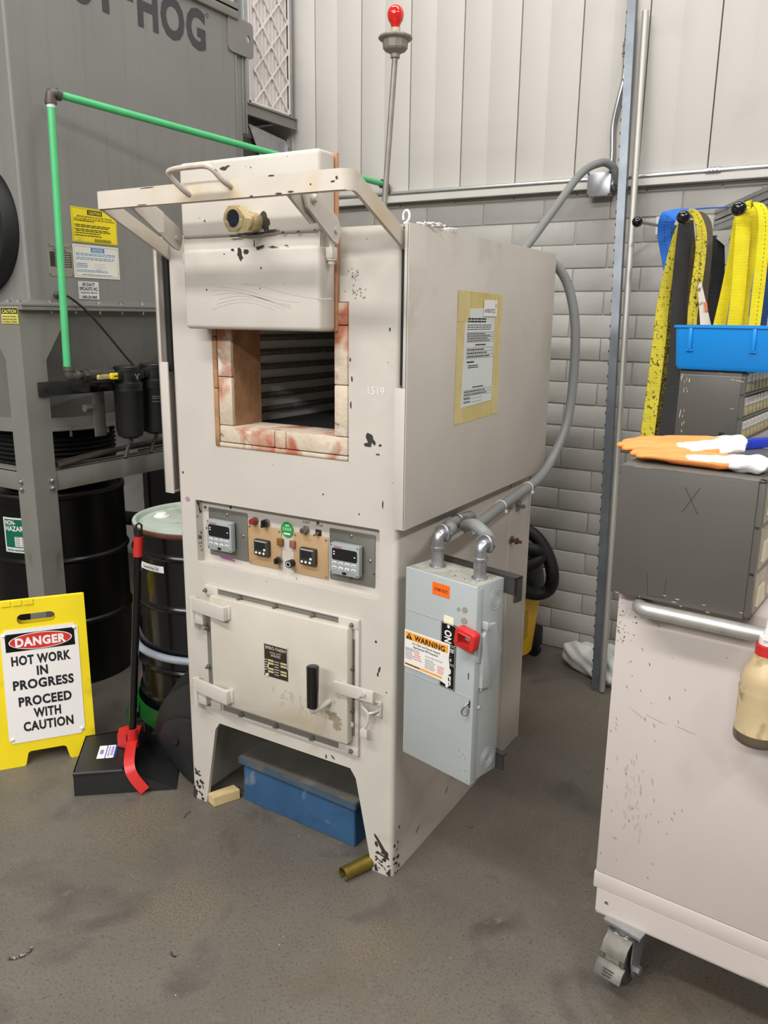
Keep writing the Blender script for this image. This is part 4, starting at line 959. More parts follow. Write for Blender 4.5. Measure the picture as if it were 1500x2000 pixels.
quad(bm, sd, .478, .545, 1.868, 1.884, .0018, 2); text(bm, 'NOTICE', sd, .511, 1.876, .010, width=.05, bold=.03, off=.0022, mi=0)
for z0, z1, n, x0, x1 in ((1.852, 1.864, 2, .405, .605), (1.836, 1.848, 2, .405, .605), (1.806, 1.826, 3, .405, .46), (1.79, 1.80, 2, .405, .56), (1.777, 1.784, 1, .43, .58)): bars(bm, sd, x0, x1, z0, z1, n, .36, .002, 2, (.03, .07), .1)
for k in range(3): quad(bm, sd, .49, .545, 1.808+.007*k, 1.8085+.007*k, .002, 3)
text(bm, 'NOTICE', sd, .512, 1.802, .004, off=.002, mi=2)
obj('notice_sticker', bm, [mat('aged_white_sticker', (222, 218, 204), .5, var=.05, spots=[((204, 188, 150), 9, .64, .12)]), M_ink, M_bluestk, M_steel], K, label='white notice sticker with blue heading')
bm = B(); prism(bm, rrect(.276, .389, 1.768, 1.890, .007, 4), 'x', XD, XD+.0016)
text(bm, 'UNITED AIR SPECIALISTS, INC.', sd, .333, 1.876, .006, width=.10, off=.0014, mi=1); bars(bm, sd, .30, .365, 1.860, 1.870, 2, .4, .0014, 1, (.05, .1), .1)
quad(bm, sd, .285, .382, 1.803, 1.858, .0014, 1)
for k in range(6): quad(bm, sd, .306, .378, 1.8065+.0086*k, 1.8115+.0086*k, .0018, 0)
for y in (.282, .383):
    for zz in (1.774, 1.884): poly(bm, sd, ell(y, zz, .0025, .0025, 10), .0018, 1)
obj('rating_plate', bm, [mat('rating_plate_metal', (150, 144, 130), .45, .3), mat('plate_ink', (44, 42, 40), .5)], K)
bm = B(); quad(bm, sd, .4065, .505, 1.686, 1.754, .0014, 0, .0014)
for s, zz, hh, ww in (('AIR QUALITY', 1.7435, .0125, .062), ('SPECIALISTS, INC.', 1.7265, .0125, .09), ('1-800-234-9868', 1.6945, .011, .075)): text(bm, s, sd, .4555, zz, hh, width=ww, bold=.03, off=.0018, mi=1)
text(bm, 'SALES AND SERVICE', sd, .4555, 1.711, .006, width=.08, bold=.02, off=.0018, mi=1)
obj('service_sticker', bm, [mat('pale_grey_sticker', (206, 206, 204), .5), M_ink], K, label='small white air quality service sticker')
bm = B(); ball(bm, (XD+.012, .297, 1.698), .014, (.7, 1, 1)); cyl(bm, (XD, .297, 1.698), (XD+.02, .297, 1.698), .008, n=12); obj('air_tap', bm, M_dsteel, K)
# legs: L angle with tapered gusset head
def leg(sx, x, y, sy):
    bm = B(); zt, zg, zn = 1.641, 1.585, 1.455
    t = .007
    # flange along Y (faces +X) and flange along X (faces -Y)
    py = [(y, 0.02), (y+sy*.102, 0.02), (y+sy*.102, zn), (y+sy*.19, zg), (y+sy*.205, zt), (y, zt)]
    prism(bm, py, 'x', x-t, x)
    px = [(x, 0.02), (x-.102, 0.02), (x-.102, zn), (x-.19, zg), (x-.205, zt), (x-t, zt)]; px[0] = (x-t, .02)
    yy = (y, y+sy*t); prism(bm, px, 'y', min(yy), max(yy))
    box(bm, x-.13, x+.03, min(y-.03*sy, y+.13*sy), max(y-.03*sy, y+.13*sy), 0, .02, .002)
    L = obj('leg', bm, M_coll2, K)
    for a2, b2 in ((.985, 0), (.955, 0)):
        bm = B(); yb = y+sy*.078
        hexnut(bm, (x, yb, a2), (x+.008, yb, a2), .011); ball(bm, (x+.008, yb, a2), .008, (.6, 1, 1))
        obj('leg_bolt', bm, M_galv, L)
        if sy < 0: continue
        bm = B(); hexnut(bm, (x-.075, y, a2), (x-.075, y-.008, a2), .011); ball(bm, (x-.075, y-.008, a2), .008, (1, .6, 1))
        obj('leg_bolt', bm, M_galv, L)
leg(1, XD, .13, 1); leg(1, XD, 1.43, -1)
bm = B(); box(bm, XD-.014, XD-.007, .14, 1.42, .938, 1.024, .001); box(bm, XD-.07, XD-.007, .14, 1.42, 1.018, 1.025, .001); obj('side_beam', bm, M_coll2, K)
bm = B(); box(bm, -3.2, XD-.01, .137, .144, .945, 1.024, .001); box(bm, -3.2, XD-.01, .137, .20, 1.018, 1.025, .001); obj('front_beam', bm, M_coll2, K)
bm = B(); prism(bm, [(.137+.02, 1.64), (.137+.0, 1.64)], 'x', 0, 1) if False else None
# hopper tapering to a round outlet
hc = (-2.12, .56); n = 32; top = []; bot = []
for k in range(n):
    a = 2*PI*k/n; c, s = math.cos(a), math.sin(a); q = 1/max(abs(c), abs(s))
    cx, cy = -2.30, .78
    top.append(bm.verts.new((cx+.59*c*q, cy+.60*s*q, 1.64))); bot.append(bm.verts.new((hc[0]+.27*c, hc[1]+.27*s, 1.20)))
for k in range(n): bm.faces.new((top[k], top[(k+1) % n], bot[(k+1) % n], bot[k]))
obj('hopper', bm, M_coll, K, smooth=40)
bm = B(); lathe(bm, [(.27, 1.20), (.275, 1.20), (.275, 1.155), (.30, 1.153), (.30, 1.146), (.26, 1.146)], (hc[0], hc[1], 0), 40)
for k in range(10):
    a = 2*PI*k/10+.2; hexnut(bm, (hc[0]+.29*math.cos(a), hc[1]+.29*math.sin(a), 1.12), (hc[0]+.29*math.cos(a), hc[1]+.29*math.sin(a), 1.165), .006)
obj('outlet_ring', bm, M_coll2, K)
bm = B(); pr = []
for k in range(27): pr.append((.245+(.017 if k % 2 else 0), 1.146-.0098*k))
lathe(bm, pr, (hc[0], hc[1], 0), 40); obj('flexible_duct', bm, M_rubber, K, smooth=60)
bm = B(); quad(bm, front(.1285), -1.799, -1.700, 1.589, 1.648, .0012, 0, .001) ; fc = front(.1285)
quad(bm, fc, -1.7975, -1.7015, 1.5905, 1.6465, .0016, 1); quad(bm, fc, -1.7965, -1.7025, 1.5915, 1.6455, .0019, 0); quad(bm, fc, -1.7965, -1.7025, 1.6255, 1.6455, .0022, 1)
text(bm, 'CAUTION', fc, -1.7495, 1.6355, .013, width=.084, bold=.03, off=.0026, mi=0)
for s, zz in (('ANCHOR UNIT SECURELY', 1.616), ('BEFORE INSTALLING BLOWER', 1.606), ('OR EXTERNAL ACCESSORIES', 1.597)): text(bm, s, fc, -1.7495, zz, .006, width=.084, bold=.02, off=.0024, mi=1)
obj('caution_sticker', bm, [mat('pale_yellow_sticker', (226, 216, 110), .5), M_ink], K, label='small yellow caution sticker on leg')
# round ports on the front face
bm = B(); lathe(bm, [(.245, .18), (.245, .13), (.238, .118), (.21, .115), (.2, .125), (.2, .18)], (-1.965, 0, 1.94), 48, axis='y'); R0 = obj('inlet_gasket', bm, M_rubber, K)
bm = B(); box(bm, -2.10, -1.795, .085, .10, 1.82, 2.06, .004); obj('cover_board', bm, M_tan2, R0)
bm = B(); lathe(bm, [(.198, .16), (.0, .16)], (-1.965, 0, 1.94), 48, axis='y'); lathe(bm, [(.198, .16), (.19, .13), (.18, .13), (.18, .16)], (-1.965, 0, 1.94), 48, axis='y'); obj('inlet_plate', bm, M_coll2, R0)
bm = B(); lathe(bm, [(.15, .18), (.15, .12), (.142, .112), (.115, .112), (.11, .18)], (-1.925, 0, 2.47), 40, axis='y'); obj('inlet_gasket', bm, M_rubber, K)

# ---- pleated filter in its frame beyond the collector
XF = -1.75
FT = root('air_filter', 'pleated air filter with diamond grid standing on a steel bracket behind the dust collector', 'filter', (XF, 1.7, 2.64))
bm = B(); y0, y1 = 1.54, 1.868
k = 0; y = y0; pts = []
while y < y1+.006: pts.append((XF-.012+(.009 if k % 2 else 0), y)); y += .0135; k += 1
prism(bm, [(XF-.05, y0)]+pts+[(XF-.05, pts[-1][1])], 'z', 2.645, 3.30); obj('pleats', bm, M_filter, FT, smooth=0)
bm = B(); p = .083; hz = .073
sf = side(XF+.002)
def strip(a, b, w=.009):
    a = Vector((XF, a[0], a[1])); b = Vector((XF, b[0], b[1])); d = (b-a).normalized(); nn = Vector((0, -d.z, d.y))*w/2
    hexa(bm, [a-nn, a+nn, b+nn, b-nn]+[q+Vector((.0025, 0, 0)) for q in (a-nn, a+nn, b+nn, b-nn)])
yc = 1.868-.012
dx, dz = .067, .070
for k in range(-12, 12):
    for s in (1, -1):
        pts = []
        for i in range(0, 9): pts.append((yc-dx*i, 2.66+dz*(2*k)+s*dz*i))
        for a2, b2 in zip(pts, pts[1:]):
            if 2.645 <= min(a2[1], b2[1]) and max(a2[1], b2[1]) < 3.3 and min(a2[0], b2[0]) > 1.53: strip(a2, b2)
for k in range(0, 10):
    for i in range(0, 5):
        if (k+i) % 2 == 0: 
            yy, zz = yc-dx*i, 2.66+dz*k
            prism(bm, ell(yy, zz, .009, .013, 12), 'x', XF, XF+.003)
for q in ((1.540, 1.552, 2.646, 3.3), (1.858, 1.868, 2.646, 3.3), (1.54, 1.868, 2.646, 2.654)): box(bm, XF, XF+.0025, *q)
obj('card_grid', bm, M_card, FT)
bm = B(); box(bm, XF-.055, XF+.004, 1.868, 1.888, 2.64, 3.3, .001); box(bm, XF-.055, XF+.004, 1.51, 1.54, 2.64, 3.3, .001); obj('frame', bm, M_galv, FT)
BR = root('filter_bracket', 'grey steel shelf bracket on the wall carrying the pleated filter', 'bracket', (XF, 1.7, 2.3))
bm = B(); box(bm, XF-.3, XF+.012, 1.49, 1.915, 2.632, 2.640, .001); prism(bm, [(XF+.004, 2.640), (XF+.016, 2.640), (XF+.016, 2.632), (XF+.008, 2.632), (XF+.008, 2.59), (XF+.016, 2.59), (XF+.016, 2.582), (XF+.0, 2.582)], 'y', 1.49, 1.905); obj('channel', bm, M_coll2, BR)
bm = B(); prism(bm, [(1.58, 2.56), (1.905, 2.53), (1.905, 2.25), (1.78, 2.25)], 'x', XF-.05, XF-.042); box(bm, XF-.06, XF-.03, 1.88, 1.918, 2.2, 2.54, .001)
for zz in (2.5, 2.42, 2.35): cyl(bm, (XF-.03, 1.895, zz), (XF-.022, 1.895, zz), .008, n=8)
obj('gusset', bm, M_galv, BR)
bm = B(); box(bm, XF-.4, XF-.06, 1.55, 1.9, 2.08, 2.50, .003); obj('blower_housing', bm, M_dsteel, BR)

# ================================================================== COMPRESSED AIR
G = root('compressed_air_pipe', 'bright green air pipe dropping in front of the dust collector to a yellow-handled valve', 'pipe', (-1.6, .25, 1.39))
r = .0137
pa, pb, pc = Vector((-1.6, .246, 1.425)), Vector((-1.6, .266, 2.365)), Vector((-1.17, 1.89, 2.272))
t0 = Vector((-1.6, .266, 2.393))
bm = B(); tube(bm, [pa, pb], r, 16); obj('drop_pipe', bm, M_green, G)
dd = (pc-t0).normalized()
bm = B(); tube(bm, [t0+dd*.03, pc-dd*.03], r, 16); obj('run_pipe', bm, M_green, G)
def elbow(c, d1, d2, name='elbow'):
    bm = B(); d1, d2 = Vector(d1).normalized(), Vector(d2).normalized()
    P = smoothpath([c+d1*.034, c+d1*.018, c+(d1+d2)*.003, c+d2*.018, c+d2*.034], 4); tube(bm, P, .0175, 16)
    for d_ in (d1, d2): tube(bm, [c+d_*.022, c+d_*.038], .021, 16)
    return obj(name, bm, mat('malleable_iron', (92, 86, 80), .5, .4, var=.15, vscale=40), G)
elbow(t0, (0, 0, -1), dd); elbow(pc, -dd, (0, 0, -1))
bm = B(); tube(bm, [pb+Vector((0, 0, -.022)), pb+Vector((0, 0, -.006))], .0145, 14); obj('thread_tape', bm, M_white, G)
v0 = Vector((-1.6, .252, 1.395)); elbow(v0, (0, 0, 1), (0, 1, 0))
bm = B(); cyl(bm, v0+Vector((0, .03, 0)), v0+Vector((0, .08, 0)), .013, n=14); hexnut(bm, v0+Vector((0, .06, 0)), v0+Vector((0, .09, 0)), .022); cyl(bm, v0+Vector((0, .085, 0)), v0+Vector((0, .14, 0)), .024, .024, 16); hexnut(bm, v0+Vector((0, .13, 0)), v0+Vector((0, .17, 0)), .026); cyl(bm, v0+Vector((0, .16, 0)), v0+Vector((0, .21, 0)), .02, n=16)
VB = obj('valve_body', bm, M_dsteel, G)
bm = B(); vc = v0+Vector((.03, .118, -.008)); hexnut(bm, vc-Vector((.02, 0, 0)), vc+Vector((.008, 0, 0)), .010, mi=1)
box(bm, vc.x, vc.x+.004, vc.y-.012, vc.y+.06, vc.z-.009, vc.z+.009, .001, mi=1); prism(bm, rrect(vc.y+.05, vc.y+.135, vc.z-.012, vc.z+.013, .006, 4), 'x', vc.x-.003, vc.x+.009, b=.002)
bars(bm, side(vc.x+.009), vc.y+.065, vc.y+.12, vc.z-.003, vc.z+.004, 1, .7, .0005, 2, (.1, .2), .1)
obj('valve_lever', bm, [M_yellow, M_brass, M_ink], VB)
bm = B(); box(bm, XD+.002, XD+.010, .182, .80, 1.316, 1.372, .001); hexnut(bm, (XD+.01, .207, 1.345), (XD+.015, .207, 1.345), .007); box(bm, XD+.006, -1.60, .33, .345, 1.33, 1.37, .001); box(bm, XD+.006, -1.60, .40, .46, 1.345, 1.362, .001); obj('mounting_bar', bm, M_hogbar, G)
def airfilter(y, zt, lab, card):
    f = root('air_line_filter', lab, 'air filter', (-1.585, y, 1.13), group=None)
    c = Vector((-1.585, y, 0))
    bm = B(); lathe(bm, [(.0, zt), (.05, zt), (.054, zt-.004), (.054, zt-.02), (.052, zt-.022), (.052, zt-.062), (.062, zt-.068), (.062, zt-.082)], c, 32); box(bm, c.x-.03, c.x+.03, y-.068, y+.068, zt-.055, zt-.018, .004)
    cyl(bm, c+Vector((.045, 0, zt-.038)), c+Vector((.058, 0, zt-.038)), .019, n=20)
    obj('head', bm, M_black, f)
    if card:
        bm = B(); q = side(c.x+.0585); quad(bm, q, y-.012, y+.012, zt-.036, zt-.03, .0006, 0); quad(bm, q, y-.004, y+.004, zt-.052, zt-.03, .0006, 0); obj('emblem', bm, M_emt, f)
    bm = B(); lathe(bm, [(.060, zt-.082), (.0605, zt-.10), (.057, zt-.105), (.056, zt-.255), (.05, zt-.285), (.028, zt-.297), (0, zt-.298)], c, 32); BW = obj('bowl', bm, M_black, f)
    if not card:
        bm = B()
        for zz in (zt-.135, zt-.143, zt-.157):
            q = [(c.x+.0572*math.cos(t), y+.0572*math.sin(t)) for t in [-.9+.1*i for i in range(13)]]
            for a2, b2 in zip(q, q[1:]): bm.faces.new([bm.verts.new(p) for p in ((a2[0], a2[1], zz), (b2[0], b2[1], zz), (b2[0], b2[1], zz+.003), (a2[0], a2[1], zz+.003))])
        obj('print_band', bm, M_steel, BW)
    bm = B(); tube(bm, smoothpath([c+Vector((0, 0, zt-.297)), c+Vector((0, .0, zt-.315)), c+Vector((.0, -.02, zt-.34)), c+Vector((.01, -.045, zt-.375))], 5), .008, 10); obj('drain_tube', bm, M_dsteel, f)
    return f
airfilter(.522, 1.424, 'black air filter bowl right beside the yellow valve handle, with a silver emblem', 1)
airfilter(.662, 1.428, 'black air filter bowl further right, next to the furnace edge', 0)
bm = B(); box(bm, -1.66, -1.655, .40, .46, 1.14, 1.32, .002); cyl(bm, (-1.66, .395, 1.26), (-1.66, .36, 1.26), .015, n=12); tag(obj('gauge_plate', bm, M_steel), 'narrow dull steel plate with round fitting hung behind the left air filter bowl', 'bracket plate')
bm = B(); tube(bm, smoothpath([(XD+.02, .30, 1.698), (XD+.04, .33, 1.69), (XD+.06, .40, 1.63), (XD+.08, .47, 1.545), (XD+.10, .54, 1.455), (-1.59, .565, 1.425)], 6), .0045, 8)
tag(obj('air_hose', bm, M_rubber, smooth=60), 'thin black air hose running from the collector tap down to the filters', 'hose')
for i, (pa_, pb_, lab) in enumerate(((((-1.73, .255, 1.042), (-1.735, .85, 1.058)), None, 'rusty bar lying along the side beam of the collector, nearer the cabinet'), (((-1.706, .25, 1.036), (-1.71, .86, 1.075)), None, 'rusty bar lying along the outer edge of the collector side beam'))):
    bm = B(); tube(bm, smoothpath([Vector(pa_[0]), Vector(pa_[0]).lerp(Vector(pa_[1]), .45)+Vector((0, 0, .008)), Vector(pa_[1])], 5), .011, 10); tag(obj('steel_bar', bm, mat('rusty_bar', (66, 58, 50), .7, .3, var=.25, vscale=30)), lab, 'metal bar')

# ================================================================== DRUMS
def drum(name, lab, cx, cy, z0, z1, r, m, ribs, lidm, rimm=None):
    d = root(name, lab, 'drum', (cx, cy, z0)); bm = B(); H = z1-z0
    pr = [(.0, z0+.012), (r-.012, z0+.012), (r-.006, z0), (r+.004, z0), (r+.004, z0+.012), (r, z0+.02)]
    for fz in ribs:
        z = z0+H*fz
        for k in range(9):
            t = -1+k/4; pr.append((r+.011*math.cos(t*PI/2)**1.0, z+.014*t))
    pr += [(r, z1-.028)]
    lathe(bm, pr, (cx, cy, 0), 64); obj('body', bm, m, d, smooth=50)
    bm = B(); lathe(bm, [(r, z1-.028), (r+.004, z1-.022), (r+.005, z1-.012), (r+.003, z1-.008)], (cx, cy, 0), 64); obj('rim', bm, rimm or m, d, smooth=50)
    bm = B(); lathe(bm, [(r+.003, z1-.010), (r+.0045, z1-.005), (r+.002, z1), (r-.008, z1), (r-.012, z1-.004), (r-.016, z1-.016), (r-.035, z1-.020), (r-.04, z1-.016), (0, z1-.016)], (cx, cy, 0), 64); L = obj('lid', bm, lidm, d, smooth=40)
    return d, L
d1, l1 = drum('steel_drum', 'large black steel drum with a green hazard label beneath the dust collector', -2.09, .52, 0, .88, .292, M_drum2, (.335, .665), M_dsteel)
def cylwrap(cx, cy, r, a0, zc):
    return lambda X, Y, off: Vector((cx+(r+off)*math.cos(a0+X/r), cy+(r+off)*math.sin(a0+X/r), zc+Y))
def wrapquad(bm, wr, x0, x1, y0, y1, off, mi, n=10):
    for i in range(n):
        a, b2 = x0+(x1-x0)*i/n, x0+(x1-x0)*(i+1)/n
        f = bm.faces.new([bm.verts.new(wr(x, y, off)) for x, y in ((a, y0), (b2, y0), (b2, y1), (a, y1))]); f.material_index = mi
wr = cylwrap(-2.09, .52, .293, math.radians(-66), .706); bm = B()
wrapquad(bm, wr, -.10, .10, -.077, .077, .0008, 0); wrapquad(bm, wr, -.093, .093, -.055, .07, .0013, 1)
text(bm, 'NON-', None, -.088, .056, .020, width=.052, bold=.03, off=.002, mi=0, align='LEFT', wrap=wr); text(bm, 'HAZARDOUS', None, -.088, .030, .022, width=.16, bold=.03, off=.002, mi=0, align='LEFT', wrap=wr); text(bm, 'WASTE', None, .018, .006, .020, width=.07, bold=.03, off=.002, mi=0, align='LEFT', wrap=wr)
wrapquad(bm, wr, -.046, .088, -.05, -.006, .0017, 0)
for k in range(5): wrapquad(bm, wr, -.043, .07, -.046+.0085*k, -.0455+.0085*k, .0022, 2); wrapquad(bm, wr, -.043, -.02, -.043+.0085*k, -.041+.0085*k, .0022, 2, 2); wrapquad(bm, wr, -.012, .02+.02*random.random(), -.043+.0085*k, -.0405+.0085*k, .0022, 2, 3)
text(bm, 'NON-HAZARDOUS WASTE', None, 0, -.066, .010, width=.18, bold=.03, off=.002, mi=1, wrap=wr)
obj('hazard_label', bm, [M_white, M_haz, M_ink], d1)
OC = (-1.10, .43)
d2, l2 = drum('oil_drum', 'black quenching oil drum with a pale lid standing left of the furnace', OC[0], OC[1], .10, .88, .265, M_drum, (.14, .30, .62, .87), M_lid, M_rust)
bm = B(); c = Vector((OC[0]-.17, OC[1]-.06, .864)); lathe(bm, [(.030, 0), (.030, .003), (.022, .004), (.020, .012), (.018, .014), (0, .014)], c, 24); obj('bung', bm, M_white, l2)
wr = cylwrap(OC[0], OC[1], .266, math.radians(-95), .735); bm = B()
wrapquad(bm, wr, -.064, .064, -.0125, .0125, .0009, 0); text(bm, 'Quenching Oil', None, -.003, 0, .012, width=.085, off=.0016, mi=1, wrap=wr); obj('name_label', bm, [M_white, M_ink], d2)
SB = root('drum_strap', 'grey hoop around the lower part of the quenching oil drum', 'strap', (OC[0], OC[1], .39))
bm = B(); tube(bm, [(OC[0]+.283*math.cos(t), OC[1]+.283*math.sin(t), .395-.012*math.cos(t-.6)) for t in [2*PI*i/64 for i in range(65)]], .0145, 12, cap=False); obj('hoop', bm, M_strap, SB)
bm = B(); box(bm, OC[0]+.27, OC[0]+.30, OC[1]-.02, OC[1]+.02, .375, .41, .003); obj('buckle', bm, M_strap, SB)
DL = root('drum_dolly', 'green steel dolly on small casters under the quenching oil drum', 'dolly', (OC[0], OC[1], 0))
bm = B(); lathe(bm, [(.268, .10), (.286, .10), (.290, .10), (.290, .175), (.284, .175), (.284, .104), (.268, .104)], (OC[0], OC[1], 0), 56); box(bm, OC[0]-.28, OC[0]+.28, OC[1]-.03, OC[1]+.03, .085, .098); box(bm, OC[0]-.03, OC[0]+.03, OC[1]-.28, OC[1]+.28, .085, .098); RG = obj('ring', bm, M_gdolly, DL)
for k in range(4):
    a = math.radians(-128+90*k); Mx = Matrix.Translation((OC[0], OC[1], 0)) @ Matrix.Rotation(a, 4, 'Z')
    bm = B(); prism(bm, [(.288, .165), (.294, .165), (.335, .09), (.335, .075), (.329, .075), (.329, .088), (.288, .155)], 'y', -.05, .05); bm.transform(Mx); obj('bracket', bm, M_gdolly, DL)
    bm = B(); box(bm, .25, .33, -.03, .03, .078, .086); cyl(bm, (.29, -.014, .028), (.29, .014, .028), .028, n=20); box(bm, .27, .31, -.022, -.018, .02, .08); box(bm, .27, .31, .018, .022, .02, .08); cyl(bm, (.29, -.026, .028), (.29, .026, .028), .006, n=8); bm.transform(Mx); obj('caster', bm, M_dsteel, DL)

# ================================================================== DANGER SIGN
u = Vector((.60329, .79752, 0)); n0 = Vector((u.y, -u.x, 0)); th = math.radians(9)
SG = root('danger_sign', 'yellow folding floor sign reading danger hot work in progress, standing left of the dustpan', 'floor sign', (-1.4155, -.1185, 0))
Lp = Vector((-1.518, -.254, 0))
def signplane(s):
    up = (Vector((0, 0, 1))*math.cos(th)-n0*s*math.sin(th)); return up
up = signplane(1); fr = (Lp, u, up, u.cross(up))
bm = B()
outl = [(.0, .0), (.088, .0), (.094, .004), (.104, .046), (.112, .052), (.228, .052), (.236, .046), (.246, .004), (.252, 0), (.34, 0), (.34, .617), (0, .617)]
hole = rrect(.105, .235, .528, .566, .018, 6)
tmp = B(); plate(tmp, outl, [hole], 'z', -.012, 0.0)
MS = Matrix((( u.x, up.x, fr[3].x, Lp.x), (u.y, up.y, fr[3].y, Lp.y), (u.z, up.z, fr[3].z, Lp.z), (0, 0, 0, 1)))
tmp.transform(MS)
obj('front_panel', tmp, M_yellow, SG)
ub = signplane(-1); topf = Lp+up*.617; botb = topf-ub*.617
nb = u.cross(ub); MB_ = Matrix(((u.x, ub.x, nb.x, botb.x), (u.y, ub.y, nb.y, botb.y), (u.z, ub.z, nb.z, botb.z), (0, 0, 0, 1)))
tmp = B(); plate(tmp, outl, [hole], 'z', -.012, -.001); tmp.transform(MB_); obj('back_panel', tmp, M_yellow, SG)
bm = B()
for k in range(4):
    x = .02+.038*k; hh = .010
    quad(bm, fr, x, x+.03, .600, .619, .004, 0, .012)
tube(bm, [Lp+u*.005+up*.617+fr[3]*-.006, Lp+u*.335+up*.617+fr[3]*-.006], .006, 10)
obj('hinge', bm, M_yellow, SG)
bm = B(); c = .010
pan = [(.044+c, .09), (.306-c-.004, .09), (.306-c, .098), (.306, .103), (.309, .50), (.309-c, .504), (.309-c-.003, .513), (.046+c+.004, .513), (.046+c, .504), (.046, .50), (.044, .103), (.044+c, .098)]
tmp = B(); prism(tmp, pan, 'z', .0005, .0025); tmp.transform(MS); PN = obj('sign_plate', tmp, mat('sign_white', (232, 228, 224), .5, var=.02, speck=[((150, 146, 140), 40, .06, .95)]), SG)
bm = B(); quad(bm, fr, .060, .296, .431, .497, .0029, 0)
poly(bm, fr, ell(.179, .464, .108, .031, 40), .0032, 1); poly(bm, fr, ell(.179, .464, .1045, .0285, 40), .0035, 2)
text(bm, 'DANGER', fr, .179, .464, .031, width=.172, bold=.045, off=.004, mi=1)
obj('danger_header', bm, [M_blackgloss, M_white, M_redink], PN)
bm = B()
for s, yy, ww in (('HOT WORK', .397, .203), ('IN', .353, .038), ('PROGRESS', .306, .208), ('PROCEED', .243, .182), ('WITH', .195, .094), ('CAUTION', .148, .172)):
    text(bm, s, fr, {'HOT WORK': .176, 'IN': .176, 'PROGRESS': .177, 'PROCEED': .178, 'WITH': .181, 'CAUTION': .182}[s], yy, .034, width=ww, bold=.042, off=.003, mi=3)
obj('lettering', bm, [M_blackgloss, M_white, M_redink, M_ink], PN)
for x, y in ((.057, .494), (.297, .496), (.056, .106), (.296, .108)):
    bm = B(); p = Lp+u*x+up*y+fr[3]*.0025; ball(bm, p, .0065, (1, 1, 1), 12); obj('rivet', bm, M_white, SG)

# ================================================================== DUSTPANS
e = Vector((.752, .659, 0)); wv = Vector((-.659, .752, 0)); PB = Vector((-1.148, -.217, 0))
DP = root('dustpan', 'black long-handled dustpan with red yoke and white label beside the danger sign', 'dustpan', (-1.12, .0, 0))
def pp(a, b2, z): return PB+e*a+wv*b2+Vector((0, 0, z))
t = .004
def wall(bm, P, d): d = Vector(d)*t; hexa(bm, list(P)+[p+d for p in P])
bm = B()
W0, W1, Lp_, L1, Hh = .262, .325, .165, .345, .088
def wy(a): return W0+(W1-W0)*a/L1
off0 = 0
# floor, top, back, sides
hexa(bm, [pp(0, 0, .002), pp(L1, -.015, .002), pp(L1, W1, .002), pp(0, W0, .002)]+[pp(0, 0, .006), pp(L1, -.015, .005), pp(L1, W1, .005), pp(0, W0, .006)])
hexa(bm, [pp(0, .006, Hh-.004), pp(Lp_, .0, Hh-.004), pp(Lp_, wy(Lp_), Hh-.004), pp(0, W0, Hh-.004)]+[pp(0, .006, Hh), pp(Lp_, .0, Hh), pp(Lp_, wy(Lp_), Hh), pp(0, W0, Hh)])
hexa(bm, [pp(0, 0, .002), pp(.004, 0, .002), pp(.004, W0, .002), pp(0, W0, .002), pp(0, .006, Hh), pp(.004, .006, Hh), pp(.004, W0, Hh), pp(0, W0, Hh)])
for s, f0, f1, g in ((1, 0, -.015, 0), (-1, W0, W1, 1)):
    def q(a, z, ins=0): 
        base = (f0+(f1-f0)*a/L1)+s*ins; return pp(a, base+s*.006*(z/Hh), z)
    prof = [(0, .002), (L1, .002), (L1-.01, .012), (.29, .028), (.24, .05), (.20, .074), (Lp_, Hh), (0, Hh)]
    A = [bm.verts.new(q(a, z)) for a, z in prof]; B2 = [bm.verts.new(q(a, z, .004)) for a, z in prof]
    bm.faces.new(A); bm.faces.new(B2[::-1])
    for k in range(len(prof)): bm.faces.new((A[k], A[(k+1) % len(prof)], B2[(k+1) % len(prof)], B2[k]))
# rounded front upper edge
tube(bm, [pp(0, .006, Hh-.006), pp(Lp_, .002, Hh-.006)], .007, 10); tube(bm, [pp(.004, .006, Hh-.006), pp(.004, W0, Hh-.006)], .006, 10)
obj('pan', bm, mat('black_pan_plastic', (34, 34, 35), .4, var=.08), DP)
ftop = (PB, e, wv, Z3)
bm = B(); quad(bm, (PB+Vector((0, 0, Hh)), e, wv, Z3), .065, .128, .085, .175, .0008, 0); fl = (PB+Vector((0, 0, Hh)), e, wv, Z3)
quad(bm, fl, .122, .128, .085, .175, .0012, 1); quad(bm, fl, .092, .095, .085, .175, .0012, 1)
text(bm, 'Lobby Dust Pan', fl, .102, .13, .007, width=.07, bold=.01, rot=PI/2, off=.0013, mi=1); bars(bm, (PB+Vector((0, 0, Hh)), e, wv, Z3), .110, .119, .10, .165, 6, .5, .0013, 1, (.2, .4), .1)
bars(bm, fl, .072, .084, .115, .145, 12, .5, .0013, 1, (1, 1), 0); obj('label', bm, [M_white, mat('blue_print', (44, 62, 180), .5)], DP)
ya = .185
bm = B()
# yoke: socket over the middle, strap bending down on both sides
cz = .150; sc = pp(ya, .145, 0)
tube(bm, [sc+Vector((0, 0, .095)), sc+Vector((0, 0, .165))], .021, 16)
P = [pp(ya+.055, -.026, .014), pp(ya+.042, -.022, .03), pp(ya+.018, -.012, .062), pp(ya+.004, .004, .092), pp(ya, .05, .112), pp(ya, .145, .122), pp(ya, .24, .112), pp(ya, wy(ya)+.004, .09), pp(ya, wy(ya)+.018, .05), pp(ya, wy(ya)+.022, .03)]
ribbon(bm, smoothpath(P, 5), .036, .007, e)
hexa(bm, [pp(ya-.055, .155, .093), pp(ya-.02, .13, .093), pp(ya-.02, .20, .093), pp(ya-.055, .215, .093), pp(ya-.055, .155, .135), pp(ya-.02, .13, .15), pp(ya-.02, .20, .15), pp(ya-.055, .215, .135)])
obj('yoke', bm, M_red, DP, smooth=50)
